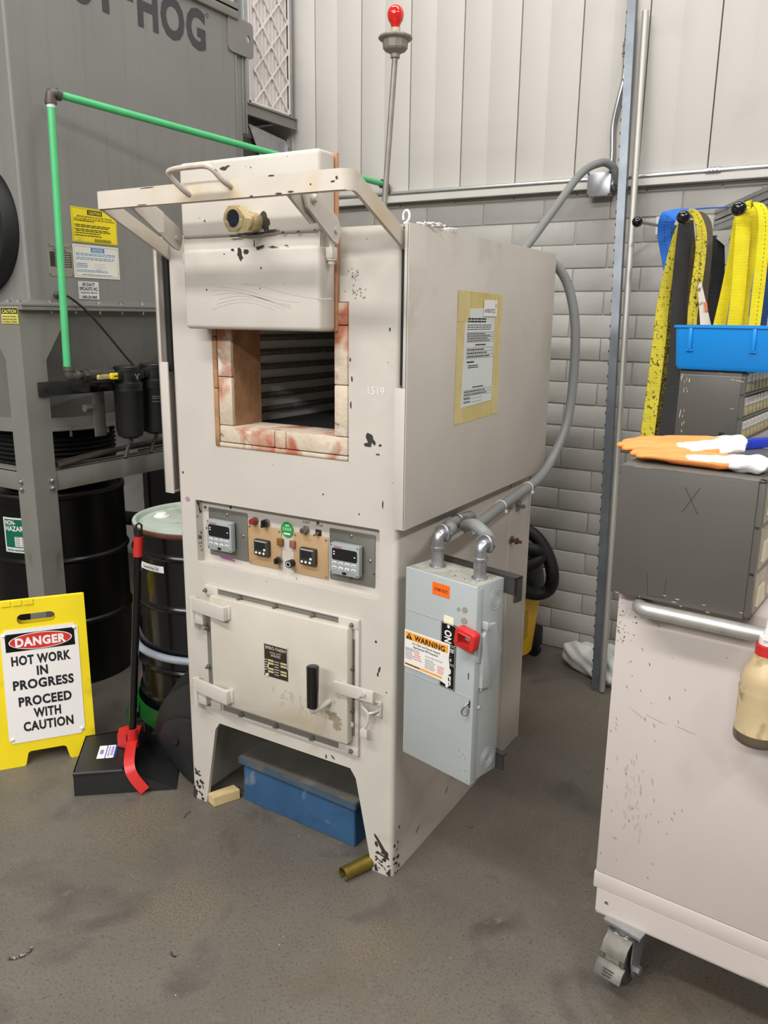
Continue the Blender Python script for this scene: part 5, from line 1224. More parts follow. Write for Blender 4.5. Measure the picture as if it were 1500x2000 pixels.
hb = sc+Vector((0, 0, .14)); ht = Vector((-1.092, .082, .815)); 
hd = (ht-hb).normalized()
bm = B(); cyl(bm, hb, ht, .0135, n=18); obj('pole', bm, M_blackgloss, DP)
bm = B(); cyl(bm, ht-hd*.012, ht+hd*.06, .0165, n=18); obj('grip_band', bm, M_red, DP)
bm = B(); hp = ht+hd*.06; cyl(bm, hp, hp+hd*.02, .0145, n=18); tube(bm, [hp+hd*.015+e*.010, hp+hd*.04+e*.009, hp+hd*.047, hp+hd*.04-e*.009, hp+hd*.015-e*.010], .0038, 8); obj('hanger', bm, M_black, DP)

DB = root('dustpan', 'matt black plastic pan standing on edge against the furnace foot', 'dustpan', (-.92, .12, 0))
bm = B()
prism(bm, [(-1.035, .165), (-1.005, .25), (-.965, .31), (-.91, .355), (-.86, .385), (-.825, .395), (-.81, .01), (-.85, .0), (-.90, .018), (-.97, .075), (-1.02, .12)], 'y', .055, .064, b=.002)
prism(bm, [(-1.0, .16), (-.96, .225), (-.91, .25), (-.85, .262), (-.815, .262), (-.812, .03), (-.85, .02), (-.90, .045), (-.965, .10)], 'y', .035, .058, b=.012)
cyl(bm, (-.912, .036, .17), (-.912, .028, .17), .02, n=20)
obj('pan', bm, mat('scuffed_black_plastic', (36, 36, 37), .45, var=.15, vscale=12), DB)
bm = B(); prism(bm, [(-1.03, .17), (-.985, .30), (-.93, .375), (-.87, .43), (-.82, .45), (-.812, .04), (-.86, .02), (-.98, .08)], 'y', .075, .145, b=.01); obj('hood', bm, M_black, DB)

# ================================================================== UNDER THE FURNACE
BX2 = root('metal_box', 'worn blue steel box with a dusty lid pushed under the furnace', 'box', (-.41, .25, 0))
bm = B(); hexa(bm, [Vector(p) for p in ((-.641, .080, 0), (-.170, .062, 0), (-.160, .42, 0), (-.631, .44, 0), (-.636, .080, .135), (-.172, .062, .130), (-.160, .42, .135), (-.631, .44, .135))])
bmesh.ops.bevel(bm, geom=list(bm.edges), offset=.003, segments=2, affect='EDGES')
obj('case', bm, M_bbox, BX2)
bm = B(); hexa(bm, [Vector(p) for p in ((-.652, .070, .140), (-.162, .052, .136), (-.15, .43, .14), (-.642, .45, .14), (-.652, .070, .166), (-.162, .052, .160), (-.15, .43, .166), (-.642, .45, .166))], 1)
for f in bm.faces:
    if f.normal.z > .5 or f.calc_center_median().z > .162: f.material_index = 1
    else: f.material_index = 0
bmesh.ops.bevel(bm, geom=list(bm.edges), offset=.003, segments=2, affect='EDGES')
obj('lid', bm, [mat('dull_blue_lid_edge', (62, 82, 98), .6, var=.2, vscale=8, spots=[((96, 96, 90), 9, .58, .12)]), M_bbtop], BX2)
bm = B(); wq = [(-.732, .002), (-.693, -.010), (-.652, .076), (-.691, .088)]; hexa(bm, [Vector((x, y, 0)) for x, y in wq]+[Vector((x, y, .036)) for x, y in wq])
bmesh.ops.bevel(bm, geom=list(bm.edges), offset=.002, segments=2, affect='EDGES'); tag(obj('wood_block', bm, M_wood), 'small pale wood offcut on the floor beside the left furnace foot', 'wood block')
# slotted brass tube
p0, p1 = Vector((-.118, -.085, .021)), Vector((-.055, .072, .021)); dd = (p1-p0).normalized(); uu, vv = frame_of(dd)
bm = B(); rings = []; n = 22
for p in (p0, p1):
    for rr in (.021, .0185):
        rings.append([bm.verts.new(p+(uu*math.cos(t)+vv*math.sin(t))*rr) for t in [math.radians(118+305*k/n) for k in range(n+1)]])
for k in range(n):
    bm.faces.new((rings[0][k], rings[0][k+1], rings[2][k+1], rings[2][k])); bm.faces.new((rings[1][k], rings[3][k], rings[3][k+1], rings[1][k+1]))
    bm.faces.new((rings[0][k], rings[1][k], rings[1][k+1], rings[0][k+1])); bm.faces.new((rings[2][k], rings[2][k+1], rings[3][k+1], rings[3][k]))
for k in (0, n): bm.faces.new((rings[0][k], rings[2][k], rings[3][k], rings[1][k]))
tag(obj('brass_tube', bm, M_brassdull, smooth=50), 'slotted brass tube lying by the right furnace foot', 'tube')
# shavings on the floor
for i, (pts, lab) in enumerate((([on(2, .003, *q) for q in ((15, 1873), (28, 1872), (45, 1867), (57, 1858), (61, 1852))], 'twisted bright metal shaving on the floor in the lower left corner'), ([on(2, .003, *q) for q in ((358, 1597), (364, 1590), (372, 1584))], 'short curved shaving on the floor in front of the left furnace foot'), ([on(2, .003, *q) for q in ((334, 1859), (336, 1865), (342, 1868), (344, 1866))], 'tiny dark curl on the bare floor in front of the furnace'), ([on(2, .004, *q) for q in ((913, 1612), (918, 1615), (924, 1613))], 'small pale chip on the floor between the furnace and the cart'))):
    bm = B(); P = smoothpath(pts, 8); P = [p+Vector((.003*math.sin(k*1.7), .003*math.cos(k*1.7), .002+.002*math.sin(k*1.7))) if i == 0 else p for k, p in enumerate(P)]
    tube(bm, P, .0032 if i == 0 else .0018, 6); tag(obj('metal_shaving', bm, M_steel if i != 2 else M_dsteel, smooth=60), lab, 'metal shaving')

# ================================================================== BEHIND: bench, hoses, vacuum, bag
TB = root('steel_bench', 'dark steel bench behind the drums', 'bench', (-1.6, 1.65, 0))
bm = B(); box(bm, -2.6, -.90, 1.47, 1.91, .80, .86, .004); obj('top', bm, M_hogbar, TB)
bm = B(); box(bm, -2.54, -.96, 1.49, 1.50, .06, .80); obj('panel', bm, M_hogbar, TB)
for x in (-2.56, -.94):
    for y in (1.50, 1.88): bm = B(); box(bm, x-.02, x+.02, y-.02, y+.02, 0, .80); obj('leg', bm, M_dsteel, TB)
bm = B(); tube(bm, smoothpath([(-2.3, .98, .60), (-1.95, .95, .64), (-1.6, 1.05, .74), (-1.35, 1.15, .79), (-1.1, 1.25, .80), (-.85, 1.35, .78)], 8), .035, 14); tube(bm, smoothpath([(-2.3, .98, .60), (-2.35, .98, .3), (-2.3, 1.0, .04)], 5), .035, 14)
tag(obj('suction_hose', bm, M_rubber, smooth=60), 'thick black hose crossing behind the quenching oil drum', 'hose')

V = root('shop_vacuum', 'yellow wet and dry vacuum with black lid and coiled hose behind the furnace', 'vacuum', (-.37, 1.68, 0))
vc = Vector((-.375, 1.68, 0))
bm = B(); lathe(bm, [(0, .055), (.155, .055), (.165, .062), (.195, .375), (.202, .378), (.202, .392), (.19, .394)], vc, 48); obj('tank', bm, M_vac, V)
bm = B(); lathe(bm, [(.203, .385), (.208, .395), (.205, .43), (.19, .50), (.16, .56), (.10, .60), (0, .61)], vc, 40); obj('lid', bm, M_black, V)
bm = B(); wr = cylwrap(vc.x, vc.y, .187, math.radians(-28), .24); wrapquad(bm, wr, -.02, .02, -.08, .10, .001, 0); obj('caution_strip', bm, mat('faded_strip', (176, 140, 40), .5, var=.1, vscale=60), V)
for k, ang in enumerate((-48, 42, 132, 222)):
    a = math.radians(ang); c = vc+Vector((.175*math.cos(a), .175*math.sin(a), 0)); bm = B(); box(bm, c.x-.045, c.x+.045, c.y-.04, c.y+.04, .05, .15, .01); cyl(bm, c+Vector((.02, -.018, .028)), c+Vector((.02, .018, .028)), .028, n=20); cyl(bm, c+Vector((0, 0, .03)), c+Vector((0, 0, .06)), .012, n=10)
    obj('caster_foot', bm, M_rubber, V)
Hq = [(1, 1.60, 985, 1050), (1, 1.60, 1003, 1033), (1, 1.60, 1025, 1034), (1, 1.60, 1050, 1052), (1, 1.60, 1070, 1085), (1, 1.60, 1079, 1122), (1, 1.62, 1073, 1150), (1, 1.60, 1050, 1160), (1, 1.55, 1020, 1152), (1, 1.5, 985, 1130)]
P = resample(smoothpath([on(*q) for q in Hq], 12), .006)
bm = B(); tube(bm, P, .031, 16, rib=.93); obj('hose', bm, M_rubber, V, smooth=60)
Hq = [(1, 1.52, 985, 1078), (1, 1.52, 1015, 1076), (1, 1.52, 1042, 1074), (1, 1.55, 1056, 1084), (1, 1.52, 1046, 1097), (1, 1.5, 1020, 1112), (1, 1.5, 985, 1130)]
P = resample(smoothpath([on(*q) for q in Hq], 12), .006)
bm = B(); tube(bm, P, .030, 16, rib=.93); obj('hose_end', bm, M_rubber, V, smooth=60)

def bagshape(bm):
    capsule(bm, (-.02, 1.79, .06), (.10, 1.74, .055), .062, .058); capsule(bm, (.09, 1.745, .06), (.30, 1.70, .075), .062, .085); capsule(bm, (-.03, 1.83, .05), (.25, 1.80, .07), .05, .075); capsule(bm, (.0, 1.765, .03), (.2, 1.66, .035), .038, .045)
bm = remeshed(bagshape, .010, 4)
for v in bm.verts: v.co += v.normal*(.006*math.sin(v.co.x*70+v.co.z*40)*math.sin(v.co.y*60+v.co.x*31)+.004*math.sin(v.co.z*120+v.co.x*50)); v.co.z = max(v.co.z, .001)
tag(obj('plastic_bag', bm, M_bag, smooth=80), 'crumpled white plastic bag on the floor at the foot of the leaning strut', 'bag')

# ================================================================== CART
ca = math.radians(-5)
CT = root('rolling_cart', 'cream steel cart on locking casters with a tube handle, at the right edge', 'cart', (.603, -.02, 0), ca)
cw, cdp = .62, .92
bm = B(); box(bm, 0, cw, 0, cdp, .283, 1.033, .003)
fr = front(0)
for k in range(45):
    blob_poly(bm, fr, abs(random.gauss(.07, .09)), random.uniform(.32, .97), .0006+.0009*random.random(), .002+.004*random.random(), random.uniform(.2, .9), n=8, mi=1)
for k in range(34): blob_poly(bm, fr, abs(random.gauss(.022, .016)), random.uniform(.90, 1.01), .0007+.0016*random.random(), .001+.002*random.random(), random.random()*3, n=8, mi=1)
for k in range(40): blob_poly(bm, fr, abs(random.gauss(.07, .02)), random.gauss(.50, .06), .001+.002*random.random(), .003+.014*random.random(), random.uniform(-.3, .3), n=9, mi=2, jag=.7)
for x, z, a2 in ((.11, .735, -.2), (.18, .73, -.15), (.07, .735, -.5)): blob_poly(bm, fr, x, z, .03, .0012, a2, n=10, mi=2)
BODY = obj('body', bm, [M_cart, mat('brown_scuffs', (128, 110, 96), .6), mat('soft_scuffs', (184, 172, 160), .6)], CT, local=True)
bm = B(); box(bm, -.003, cw+.003, -.0008, cdp+.003, .237, .2805, .0012); obj('lower_rail', bm, M_cart, CT, local=True)
bm = B(); plate(bm, [(.008, .168), (cw-.008, .168), (cw-.008, .236), (.008, .236)], [ell(.035, .203, .0055, .0065, 14)], 'y', -.002, .004); box(bm, .008, cw-.008, .02, cdp-.02, .17, .236); box(bm, .008, cw-.008, -.002, .03, .168, .173); obj('base_channel', bm, M_cart, CT, local=True)
bm = B(); hz = 1.014
P = [(.062, 0.0, hz), (.062, -.035, hz)]
for k in range(1, 6): t = PI/2*k/6; P.append((.062+.025*(1-math.cos(t)), -.035-.025*math.sin(t), hz))
P += [(.09, -.06, hz), (cw-.09, -.06, hz)]
for k in range(1, 6): t = PI/2*k/6; P.append((cw-.087+.025*math.sin(t), -.06+.025*(1-math.cos(t)), hz))
P += [(cw-.062, -.03, hz), (cw-.062, 0, hz)]
tube(bm, P, .0165, 18); obj('handle', bm, mat('worn_chrome_tube', (190, 188, 182), .46, .7, var=.14, vscale=26), CT, local=True, smooth=60)
def caster(x, y, rz, lock):
    Mx = Matrix.Translation((x, y, 0)) @ Matrix.Rotation(rz, 4, 'Z')
    bm = B(); box(bm, -.05, .05, -.03, .075, .158, .168, .002); cyl(bm, (0, 0, .14), (0, 0, .16), .03, n=24)
    for s in (-1, 1): prism(bm, [(-.028, .148), (.028, .148), (.03, .12), (.012, .04), (-.02, .04), (-.032, .09)], 'x', s*.034-.002, s*.034+.002)
    box(bm, -.036, .036, -.028, .028, .144, .150); cyl(bm, (-.045, 0, .052), (.045, 0, .052), .007, n=12); hexnut(bm, (.036, 0, .052), (.046, 0, .052), .012)
    bm.transform(Mx); fk = obj('caster', bm, M_galv if lock else M_steel, CT, local=True)
    bm = B(); lathe(bm, [(0, -.024), (.03, -.024), (.045, -.022), (.051, -.015), (.052, 0), (.051, .015), (.045, .022), (.03, .024), (0, .024)], (0, 0, .052), 32, axis='x'); bm.transform(Mx); obj('wheel', bm, mat('worn_caster_wheel', (66, 62, 58), .6, var=.2, vscale=30), fk, local=True)
    if lock:
        bm = B()
        prof = [(-.03, .148), (-.052, .135), (-.066, .11), (-.068, .085), (-.066, .082), (-.063, .108), (-.05, .130), (-.03, .143)]
        prism(bm, prof, 'x', -.032, -.022); prism(bm, prof, 'x', .022, .032); prism(bm, [(q[0]-.002, q[1]) for q in prof[:3]]+[(-.064, .108), (-.05, .13), (-.03, .143)], 'x', -.032, .032)
        prism(bm, [(q[0]+.004, q[1]) for q in prof], 'x', -.018, .018, mi=1)
        prism(bm, [(-.066, .092), (-.080, .084), (-.092, .062), (-.088, .058), (-.076, .077), (-.064, .083)], 'x', -.036, .036, b=.0015)
        q = (Vector((0, -.0885, .074)), X3, Vector((0, .35, .93)).normalized(), Vector((0, -.93, .35)))
        bars(bm, q, -.012, .018, -.008, .014, 3, .4, .0012, 2, (.15, .3), .3)
        bm.transform(Mx); obj('brake_pedal', bm, [mat('worn_pedal_steel', (112, 108, 100), .5, .6, var=.2, vscale=40), mat('bright_pedal_plate', (168, 166, 160), .4, .7, var=.2, vscale=60), M_dsteel], fk, local=True)
caster(.088, .008, math.radians(-8), True); caster(cw-.075, .075, .2, False); caster(.075, cdp-.075, .4, False); caster(cw-.075, cdp-.075, -.3, False)

# spray bottle hooked over the handle
S = root('spray_bottle', 'cloudy spray bottle with red collar and white trigger hooked on the cart handle', 'spray bottle', (.932, -.118, .787))
c = Vector((.932, -.118, .0))
bm = B(); lathe(bm, [(0, .789), (.040, .788), (.0465, .793), (.048, .80), (.0475, .815)], c, 36, mi=1); lathe(bm, [(.0475, .815), (.0462, .83), (.0462, .895), (.0475, .905), (.0450, .915), (.0465, .924), (.041, .945), (.030, .965), (.0235, .985), (.0195, 1.0), (.0195, 1.012)], c, 36)
bmesh.ops.remove_doubles(bm, verts=bm.verts, dist=1e-6); obj('bottle', bm, [M_bottle, M_botbase], S, smooth=50)
bm = B(); n = 40
lathe(bm, [(.0225, .978), (.0255, .981), (.0250, 1.001), (.022, 1.003), (.0, 1.003)], c, n); obj('collar', bm, M_red, S, smooth=25)
bm = B(); lathe(bm, [(.0205, 1.001), (.0205, 1.018), (.014, 1.022), (.012, 1.035)], c, 24)
H0 = c+Vector((0, 0, 1.02)); tl = Vector((.25, .5, 1)).normalized()
tube(bm, [H0, H0+Vector((.003, .004, .05)), H0+Vector((.006, .008, .075))], [.0125, .012, .013], 14)
hexa(bm, [c+Vector(p) for p in ((-.012, -.024, 1.016), (.003, -.026, 1.016), (.003, -.018, 1.016), (-.012, -.016, 1.016), (-.002, -.022, 1.072), (.014, -.024, 1.072), (.014, -.014, 1.072), (-.002, -.012, 1.072))])
obj('sprayer_head', bm, M_white, S, smooth=40)
bm = B(); box(bm, c.x-.006, c.x+.026, c.y-.02, c.y+.05, 1.083, 1.11, .008); box(bm, c.x+.0, c.x+.022, c.y+.035, c.y+.062, 1.05, 1.10, .006); tube(bm, smoothpath([c+Vector((.01, -.02, 1.095)), c+Vector((.012, -.03, 1.075)), c+Vector((.016, -.022, 1.052))], 5), .006, 8); obj('trigger', bm, M_red, S)

# ================================================================== CABINETS ON THE CART
CM = wm(CT)
def L2(x, y, z): return CM @ Vector((x, y, z))
C1 = root('parts_cabinet', 'large dark grey steel cabinet on the cart with a scratched X on its end', 'cabinet', tuple(L2(.145, -.05, 1.0345)), ca)
o = Vector((-.145, 0, 0))
bm = B(); x0, x1, y0, y1, zt = -.149, .145, 0, .45, .2925
box(bm, x0, x1-.012, y0, y1, 0, zt, .003)
box(bm, x1-.012, x1, y0, y0+.012, 0, zt, .001); box(bm, x1-.012, x1, y0, y1, zt-.008, zt, .001); box(bm, x1-.012, x1, y0, y1, 0, .008, .001)
for k in range(1, 3): box(bm, x1-.012, x1-.002, y0, y1, zt*k/3-.003, zt*k/3+.003)
fr = front(0)
for a2, b2 in (((-.01, .205), (.022, .262)), ((.022, .206), (-.008, .26))):
    a2, b2 = Vector(a2), Vector(b2); d = (b2-a2).normalized(); nn = Vector((-d.y, d.x))*.0007; poly(bm, fr, [tuple(a2-nn), tuple(b2-nn), tuple(b2+nn), tuple(a2+nn)], .0004, 1)
for a2, b2 in (((-.07, .06), (-.065, .01)), ((-.065, .01), (-.03, .012)), ((-.03, .012), (-.028, .055))):
    a2, b2 = Vector(a2), Vector(b2); d = (b2-a2).normalized(); nn = Vector((-d.y, d.x))*.0005; poly(bm, fr, [tuple(a2-nn), tuple(b2-nn), tuple(b2+nn), tuple(a2+nn)], .0004, 1)
for k in range(7): quad(bm, fr, x0+.03+.04*k*random.random(), x0+.05+.04*k, zt-.0022, zt-.0012, .0006, 2)
for k in range(9): blob_poly(bm, fr, random.uniform(x0+.01, x1-.01), random.uniform(.0, .02), .006*random.random()+.001, .0015, 0, mi=2, n=8)
CB = obj('carcass', bm, [M_cab, mat('dark_scratch', (60, 57, 52), .5), mat('bare_scratch', (168, 160, 146), .5)], C1, local=True)
for r in range(3):
    for k in range(4):
        ya, yb = .016+.108*k, .016+.108*(k+1)-.004; za, zb = zt*r/3+.006, zt*(r+1)/3-.006
        bm = B(); box(bm, x1-.010, x1+.001, ya, yb, za, zb, .001); prism(bm, [(ya+.02, za+.015), (yb-.02, za+.015), (yb-.03, za+.055), (ya+.03, za+.055)], 'x', x1, x1+.006, mi=1); obj('drawer', bm, [M_dial, mat('cream_pull', (196, 188, 164), .5)], C1, local=True)

C2 = root('drawer_cabinet', 'small dark grey cabinet of clear labelled drawers standing at the back on the large cabinet', 'cabinet', tuple(L2(.05, .425, 1.3275)), ca)
bm = B(); x0, x1, y0, y1, zt = -.081, .081, 0, .40, .181
box(bm, x0, x1-.01, y0, y1, 0, zt, .002)
box(bm, x1-.01, x1, y0, y0+.006, 0, zt); box(bm, x1-.01, x1, y0, y1, zt-.008, zt); 
for k in range(3): box(bm, x1-.01, x1+.001, y0, y1, .0+.060*k, .006+.060*k)
quad(bm, front(0), x0+.001, x1-.001, zt-.0145, zt-.0138, .0006, 1)
for k in range(16):
    blob_poly(bm, front(0), x0+.018+random.gauss(0, .008), random.uniform(.0, .17), .0007+.001*random.random(), .003+.006*random.random(), 0, n=7, mi=1)
for cx, cz in ((.05, .16), (.062, .158), (.07, .157), (.02, .175), (.055, .088)): blob_poly(bm, front(0), cx, cz, .008, .001, -.2, n=8, mi=1)
obj('carcass', bm, [M_cab, mat('pale_scratches', (196, 186, 166), .5)], C2, local=True)
for r in range(3):
    for k in range(9):
        ya, yb = .010+.043*k, .010+.043*(k+1)-.003; za, zb = .008+.060*r, .057+.060*r
        bm = B(); box(bm, x1-.008, x1+.002, ya, yb, za, zb, .0015); box(bm, x1, x1+.004, ya+.004, yb-.004, za+.004, za+.022, .001, mi=1); D_ = obj('drawer', bm, [M_dial, mat('drawer_contents', (176, 162, 112), .5, var=.3, vscale=60)], C2, local=True)
        bm = B(); q = side(x1+.0022); quad(bm, q, ya+.002, yb-.003, zb-.02, zb-.002, .0006, 0, .0005); bars(bm, q, ya+.005, yb-.006, zb-.017, zb-.005, 3, .4, .001, 1, (.2, .4), .3); obj('label_card', bm, [M_white, M_steel], D_, local=True)

BN = root('storage_bin', 'bright blue plastic bin resting on the small drawer cabinet', 'bin', tuple(L2(.08, .40, 1.5095)), ca)
bm = B(); bw, bd, bh = .128, .30, .110
def ring(w0, dy0, dy1, z, r=.012): return [Vector((x, y, z)) for x, y in rrect(-w0, w0, dy0, dy1, r, 4)]
rings = [ring(.118, .012, bd-.012, 0), ring(.122, .006, bd-.006, .010), ring(bw, 0, bd, bh-.006), ring(bw+.004, -.004, bd+.004, bh-.006), ring(bw+.004, -.004, bd+.004, bh), ring(bw-.002, .003, bd-.003, bh), ring(.118, .010, bd-.010, .012)]
vv_ = [[bm.verts.new(p) for p in r_] for r_ in rings]; n = len(vv_[0])
for a2, b2 in zip(vv_, vv_[1:]):
    for k in range(n): bm.faces.new((a2[k], a2[(k+1) % n], b2[(k+1) % n], b2[k]))
bm.faces.new(vv_[0][::-1]); bm.faces.new(vv_[-1])
for xx in (-.088, .063): box(bm, xx-.005, xx+.006, -.004, .008, .048, bh-.006, .003); box(bm, xx-.008, xx+.009, -.002, .008, .045, .050, .002)
obj('tub', bm, M_bin, BN, local=True, smooth=45)

# small things on the large cabinet
ZT = 1.3275
BT = root('bolt', 'black hex bolt standing on its nut on the large grey cabinet', 'bolt', tuple(L2(.104, .352, ZT)))
p = L2(.104, .352, ZT)
bm = B(); cyl(bm, p, p+Vector((0, 0, .003)), .0155, n=20); hexnut(bm, p+Vector((0, 0, .003)), p+Vector((0, 0, .016)), .0135); obj('nut', bm, M_dsteel, BT)
bm = B(); P = [p+Vector((0, 0, .016+.0013*k)) for k in range(15)]; tube(bm, P, .0072, 14, rib=.86); obj('thread', bm, M_black, BT)
a2, b2 = L2(.148, .33, ZT), L2(.205, .435, ZT)
CS = root('plastic_case', 'small dark blue plastic case beside the black bolt', 'case', tuple(a2.lerp(b2, .5)), math.atan2((b2-a2).y, (b2-a2).x))
ln = (b2-a2).length
bm = B(); box(bm, -ln/2+.032, ln/2+.02, -.012, .012, 0, .023, .003); obj('sleeve', bm, M_bluec, CS, local=True)
bm = B(); box(bm, -ln/2-.004, -ln/2+.0325, -.0135, .0135, 0, .025, .003); obj('cap', bm, M_bluec, CS, local=True)
p0, p1 = L2(.018, .292, ZT+.0055), L2(.062, .280, ZT+.0055)
PEN = root('pen', 'short pen lying between the gloves and the drawer cabinet', 'pen', tuple(p0))
bm = B(); cyl(bm, p0, p0.lerp(p1, .5), .005, n=12); obj('barrel', bm, M_bluec, PEN)
bm = B(); cyl(bm, p0.lerp(p1, .48), p1, .0052, .004, 12); obj('cap', bm, M_white, PEN)

# gloves
def glove(name, lab, place, flip, cuff, zs):
    """glove lying along +x (fingers at -x); orange palm and fingers, knitted white cuff and back"""
    def shape(bm):
        s = -1 if flip else 1
        for yy in (-.026, -.009, .008, .024): capsule(bm, (-.02, yy*s, 0), (.075, yy*s*.92, 0), .023, .025)
        for yy, L, r, dz in ((-.037, .070, .0135, 0), (-.012, .086, .0145, .004), (.014, .080, .0145, .003), (.038, .058, .0125, -.002)):
            capsule(bm, (-.015, yy*s*.92, 0), (-.03-L*.5, yy*s*1.0, dz+.004), r+.002, r); capsule(bm, (-.03-L*.5, yy*s*1.0, dz+.004), (-.03-L, yy*s*1.05, -.003), r, r*.88)
        capsule(bm, (.06, -.038*s, -.003), (.015, -.070*s, .002), .021, .017); capsule(bm, (.015, -.070*s, .002), (-.035, -.072*s, 0), .017, .0145)
        for dy in (-.02, 0, .02): capsule(bm, (.085, dy, 0), (.09+cuff, dy*1.1, .003), .026, .024)
        for dy in (-.026, -.006, .016, .03): capsule(bm, (.088+cuff, dy, .004+.004*math.sin(dy*300)), (.098+cuff, dy*1.08, .004), .019, .017)
    bm = remeshed(shape, .0036, 3)
    for v in bm.verts:
        if v.co.x > .06:
            k = min(1, (v.co.x-.06)/.05); v.co.z += .005*math.sin(v.co.y*170+v.co.x*70)*k+.003*math.sin(v.co.x*150)*k
        v.co.z *= zs
    for f in bm.faces:
        c = f.calc_center_median(); lim = .05+.04*math.sin(c.y*60+1)+.006*math.sin(c.y*230) if c.z > .004 else .10
        f.material_index = 1 if c.x > lim else 0
    bm.transform(place)
    o = obj(name, bm, [M_glov_o, M_glov_w], None, smooth=80)
    return tag(o, lab, 'glove')
g1 = L2(.112, .035, ZT+.0150)
glove('work_glove', 'orange and white work glove lying underneath, its cuff pointing right', Matrix.Translation(g1) @ Matrix.Rotation(ca+math.radians(-2), 4, 'Z'), True, .055, .56)
g2 = L2(.062, .112, ZT+.030)
glove('work_glove', 'orange and white glove on top of the other, its white cuff folded up', Matrix.Translation(g2) @ Matrix.Rotation(ca+math.radians(8), 4, 'Z') @ Matrix.Rotation(math.radians(-3), 4, 'Y') @ Matrix.Rotation(math.radians(8), 4, 'X'), False, .035, .58)

# ================================================================== SLING RACK
R = root('sling_rack', 'aluminium rack with black ball-ended pegs carrying lifting slings by the wall', 'rack', (.45, 1.5, 1.2))
bA, bB = on(2, 2.03, 1372, 447), on(2, 2.03, 1560, 372)
db = (bB-bA).normalized(); nb = Vector((db.y, -db.x, 0))
def obar(bm, a, b, up, w, h):
    d = (b-a).normalized(); n = d.cross(up).normalized(); u = n.cross(d).normalized()
    hexa(bm, [a-n*w-u*h, a+n*w-u*h, a+n*w+u*h, a-n*w+u*h, b-n*w-u*h, b+n*w-u*h, b+n*w+u*h, b-n*w+u*h])
for zz in (.028, -.018):
    bm = B(); 
    for s in (1, -1): obar(bm, bA-db*.16+Vector((0, 0, zz+.013*s)), bB+Vector((0, 0, zz+.013*s)), Z3, .02, .007)
    obar(bm, bA-db*.16+Vector((0, 0, zz)), bB+Vector((0, 0, zz)), Z3, .016, .012)
    obj('cross_rail', bm, M_alu, R)
pt = at(1440, 470, 2.95); pb_ = at(1392, 690, 2.95); pb_ = Vector((pt.x, pt.y, 0.03))
bm = B(); obar(bm, pt, pb_, X3, .012, .02)
for s in (-1, 1): obar(bm, pt+X3*.016*s, pb_+X3*.016*s, X3, .016, .005)
obj('post', bm, M_alu, R)
bm = B(); g = [at(1383, 452, 3.05), at(1432, 448, 2.98), at(1418, 482, 2.98)]; hexa(bm, [g[0], g[1], g[2], g[0].lerp(g[2], .3)]+[q+Vector((0, .004, 0)) for q in (g[0], g[1], g[2], g[0].lerp(g[2], .3))]); obj('corner_plate', bm, M_plate, R)
bm = B(); w0 = [on(1, 1.90, *q) for q in ((1282, 423), (1310, 422), (1306, 457), (1280, 458))]; hexa(bm, w0+[q+Vector((0, .04, 0)) for q in w0]); obj('end_bracket', bm, M_alu, R)
K1, K2, K3 = at(1245, 433, 3.15), at(1335, 424, 2.62), at(1443, 407, 2.55)
Ks = [(K1, at(1300, 443, 3.42), .021), (K2, at(1348, 424, 3.3), .0225), (K3, at(1500, 414, 3.1), .0235)]
for k, b2, rr in Ks:
    bm = B(); d = (b2-k).normalized(); cyl(bm, k, b2, .006, n=10); PG = obj('peg', bm, M_steel, R)
    bm = B(); ball(bm, k, rr, (1, 1, 1), 24); cyl(bm, k, k+d*(rr+.008), .012, n=14); obj('ball_knob', bm, M_knob, PG, smooth=60)
def sling(name, pix, wpx, m, lab, facing=None, t=.004, n=6, stitch=None):
    P = smoothpath([at(u_, v_, d_) for u_, v_, d_ in pix], n)
    Wd = []
    wds = wpx if isinstance(wpx, list) else [wpx]*len(pix)
    ww = []
    for i in range(len(P)):
        q = i/(len(P)-1)*(len(wds)-1); a2 = int(q); f = q-a2; ww.append(wds[a2] if a2+1 >= len(wds) else wds[a2]*(1-f)+wds[a2+1]*f)
    bm = B(); ribbon(bm, P, ww, t, facing or RW[0])
    if stitch is not None:                # dashed seam sewn along the strip
        PS = resample(P, .007)
        for k in range(0, len(PS)-1, 2):
            d = (PS[k+1]-PS[k]).normalized(); w = (RW[0]-d*RW[0].dot(d)).normalized(); nn = w.cross(d).normalized()
            if nn.dot(CAM-PS[k]) < 0: nn = -nn
            i = min(range(len(P)), key=lambda q: (P[q]-PS[k]).length); o_ = w*ww[i]*stitch+nn*(t/2+.0006)
            f = bm.faces.new([bm.verts.new(p) for p in (PS[k]+o_-w*.0008, PS[k]+o_+w*.0008, PS[k+1]+o_+w*.0008, PS[k+1]+o_-w*.0008)]); f.material_index = 1
    return tag(obj(name, bm, [m, M_ink], smooth=50), lab, 'lifting sling', 'lifting slings on the rack')
sling('lifting_sling', [(1316, 560, 3.0), (1306, 500, 3.0), (1300, 455, 2.98), (1306, 424, 2.95), (1330, 411, 3.0), (1370, 407, 3.1), (1420, 405, 3.2)], [.055, .055, .058, .06, .05, .03, .02], M_w_blue, 'bright blue sling looped over the middle peg at the left', stitch=-.1)
sling('lifting_sling', [(1318, 440, 2.92), (1318, 480, 2.92), (1306, 540, 2.94), (1302, 620, 2.96), (1296, 720, 2.97), (1284, 860, 2.98)], .028, M_w_navy, 'dark blue sling strand hanging under the bright blue one')
sling('lifting_sling', [(1338, 424, 2.80), (1330, 436, 2.78), (1318, 470, 2.78), (1304, 540, 2.79), (1294, 600, 2.80), (1288, 660, 2.80), (1276, 760, 2.80), (1262, 868, 2.8), (1250, 960, 2.8)], [.012, .016, .022, .034, .042, .045, .046, .047, .047], M_w_dirty, 'long dirty yellow sling strand hanging lowest at the left of the cabinets')
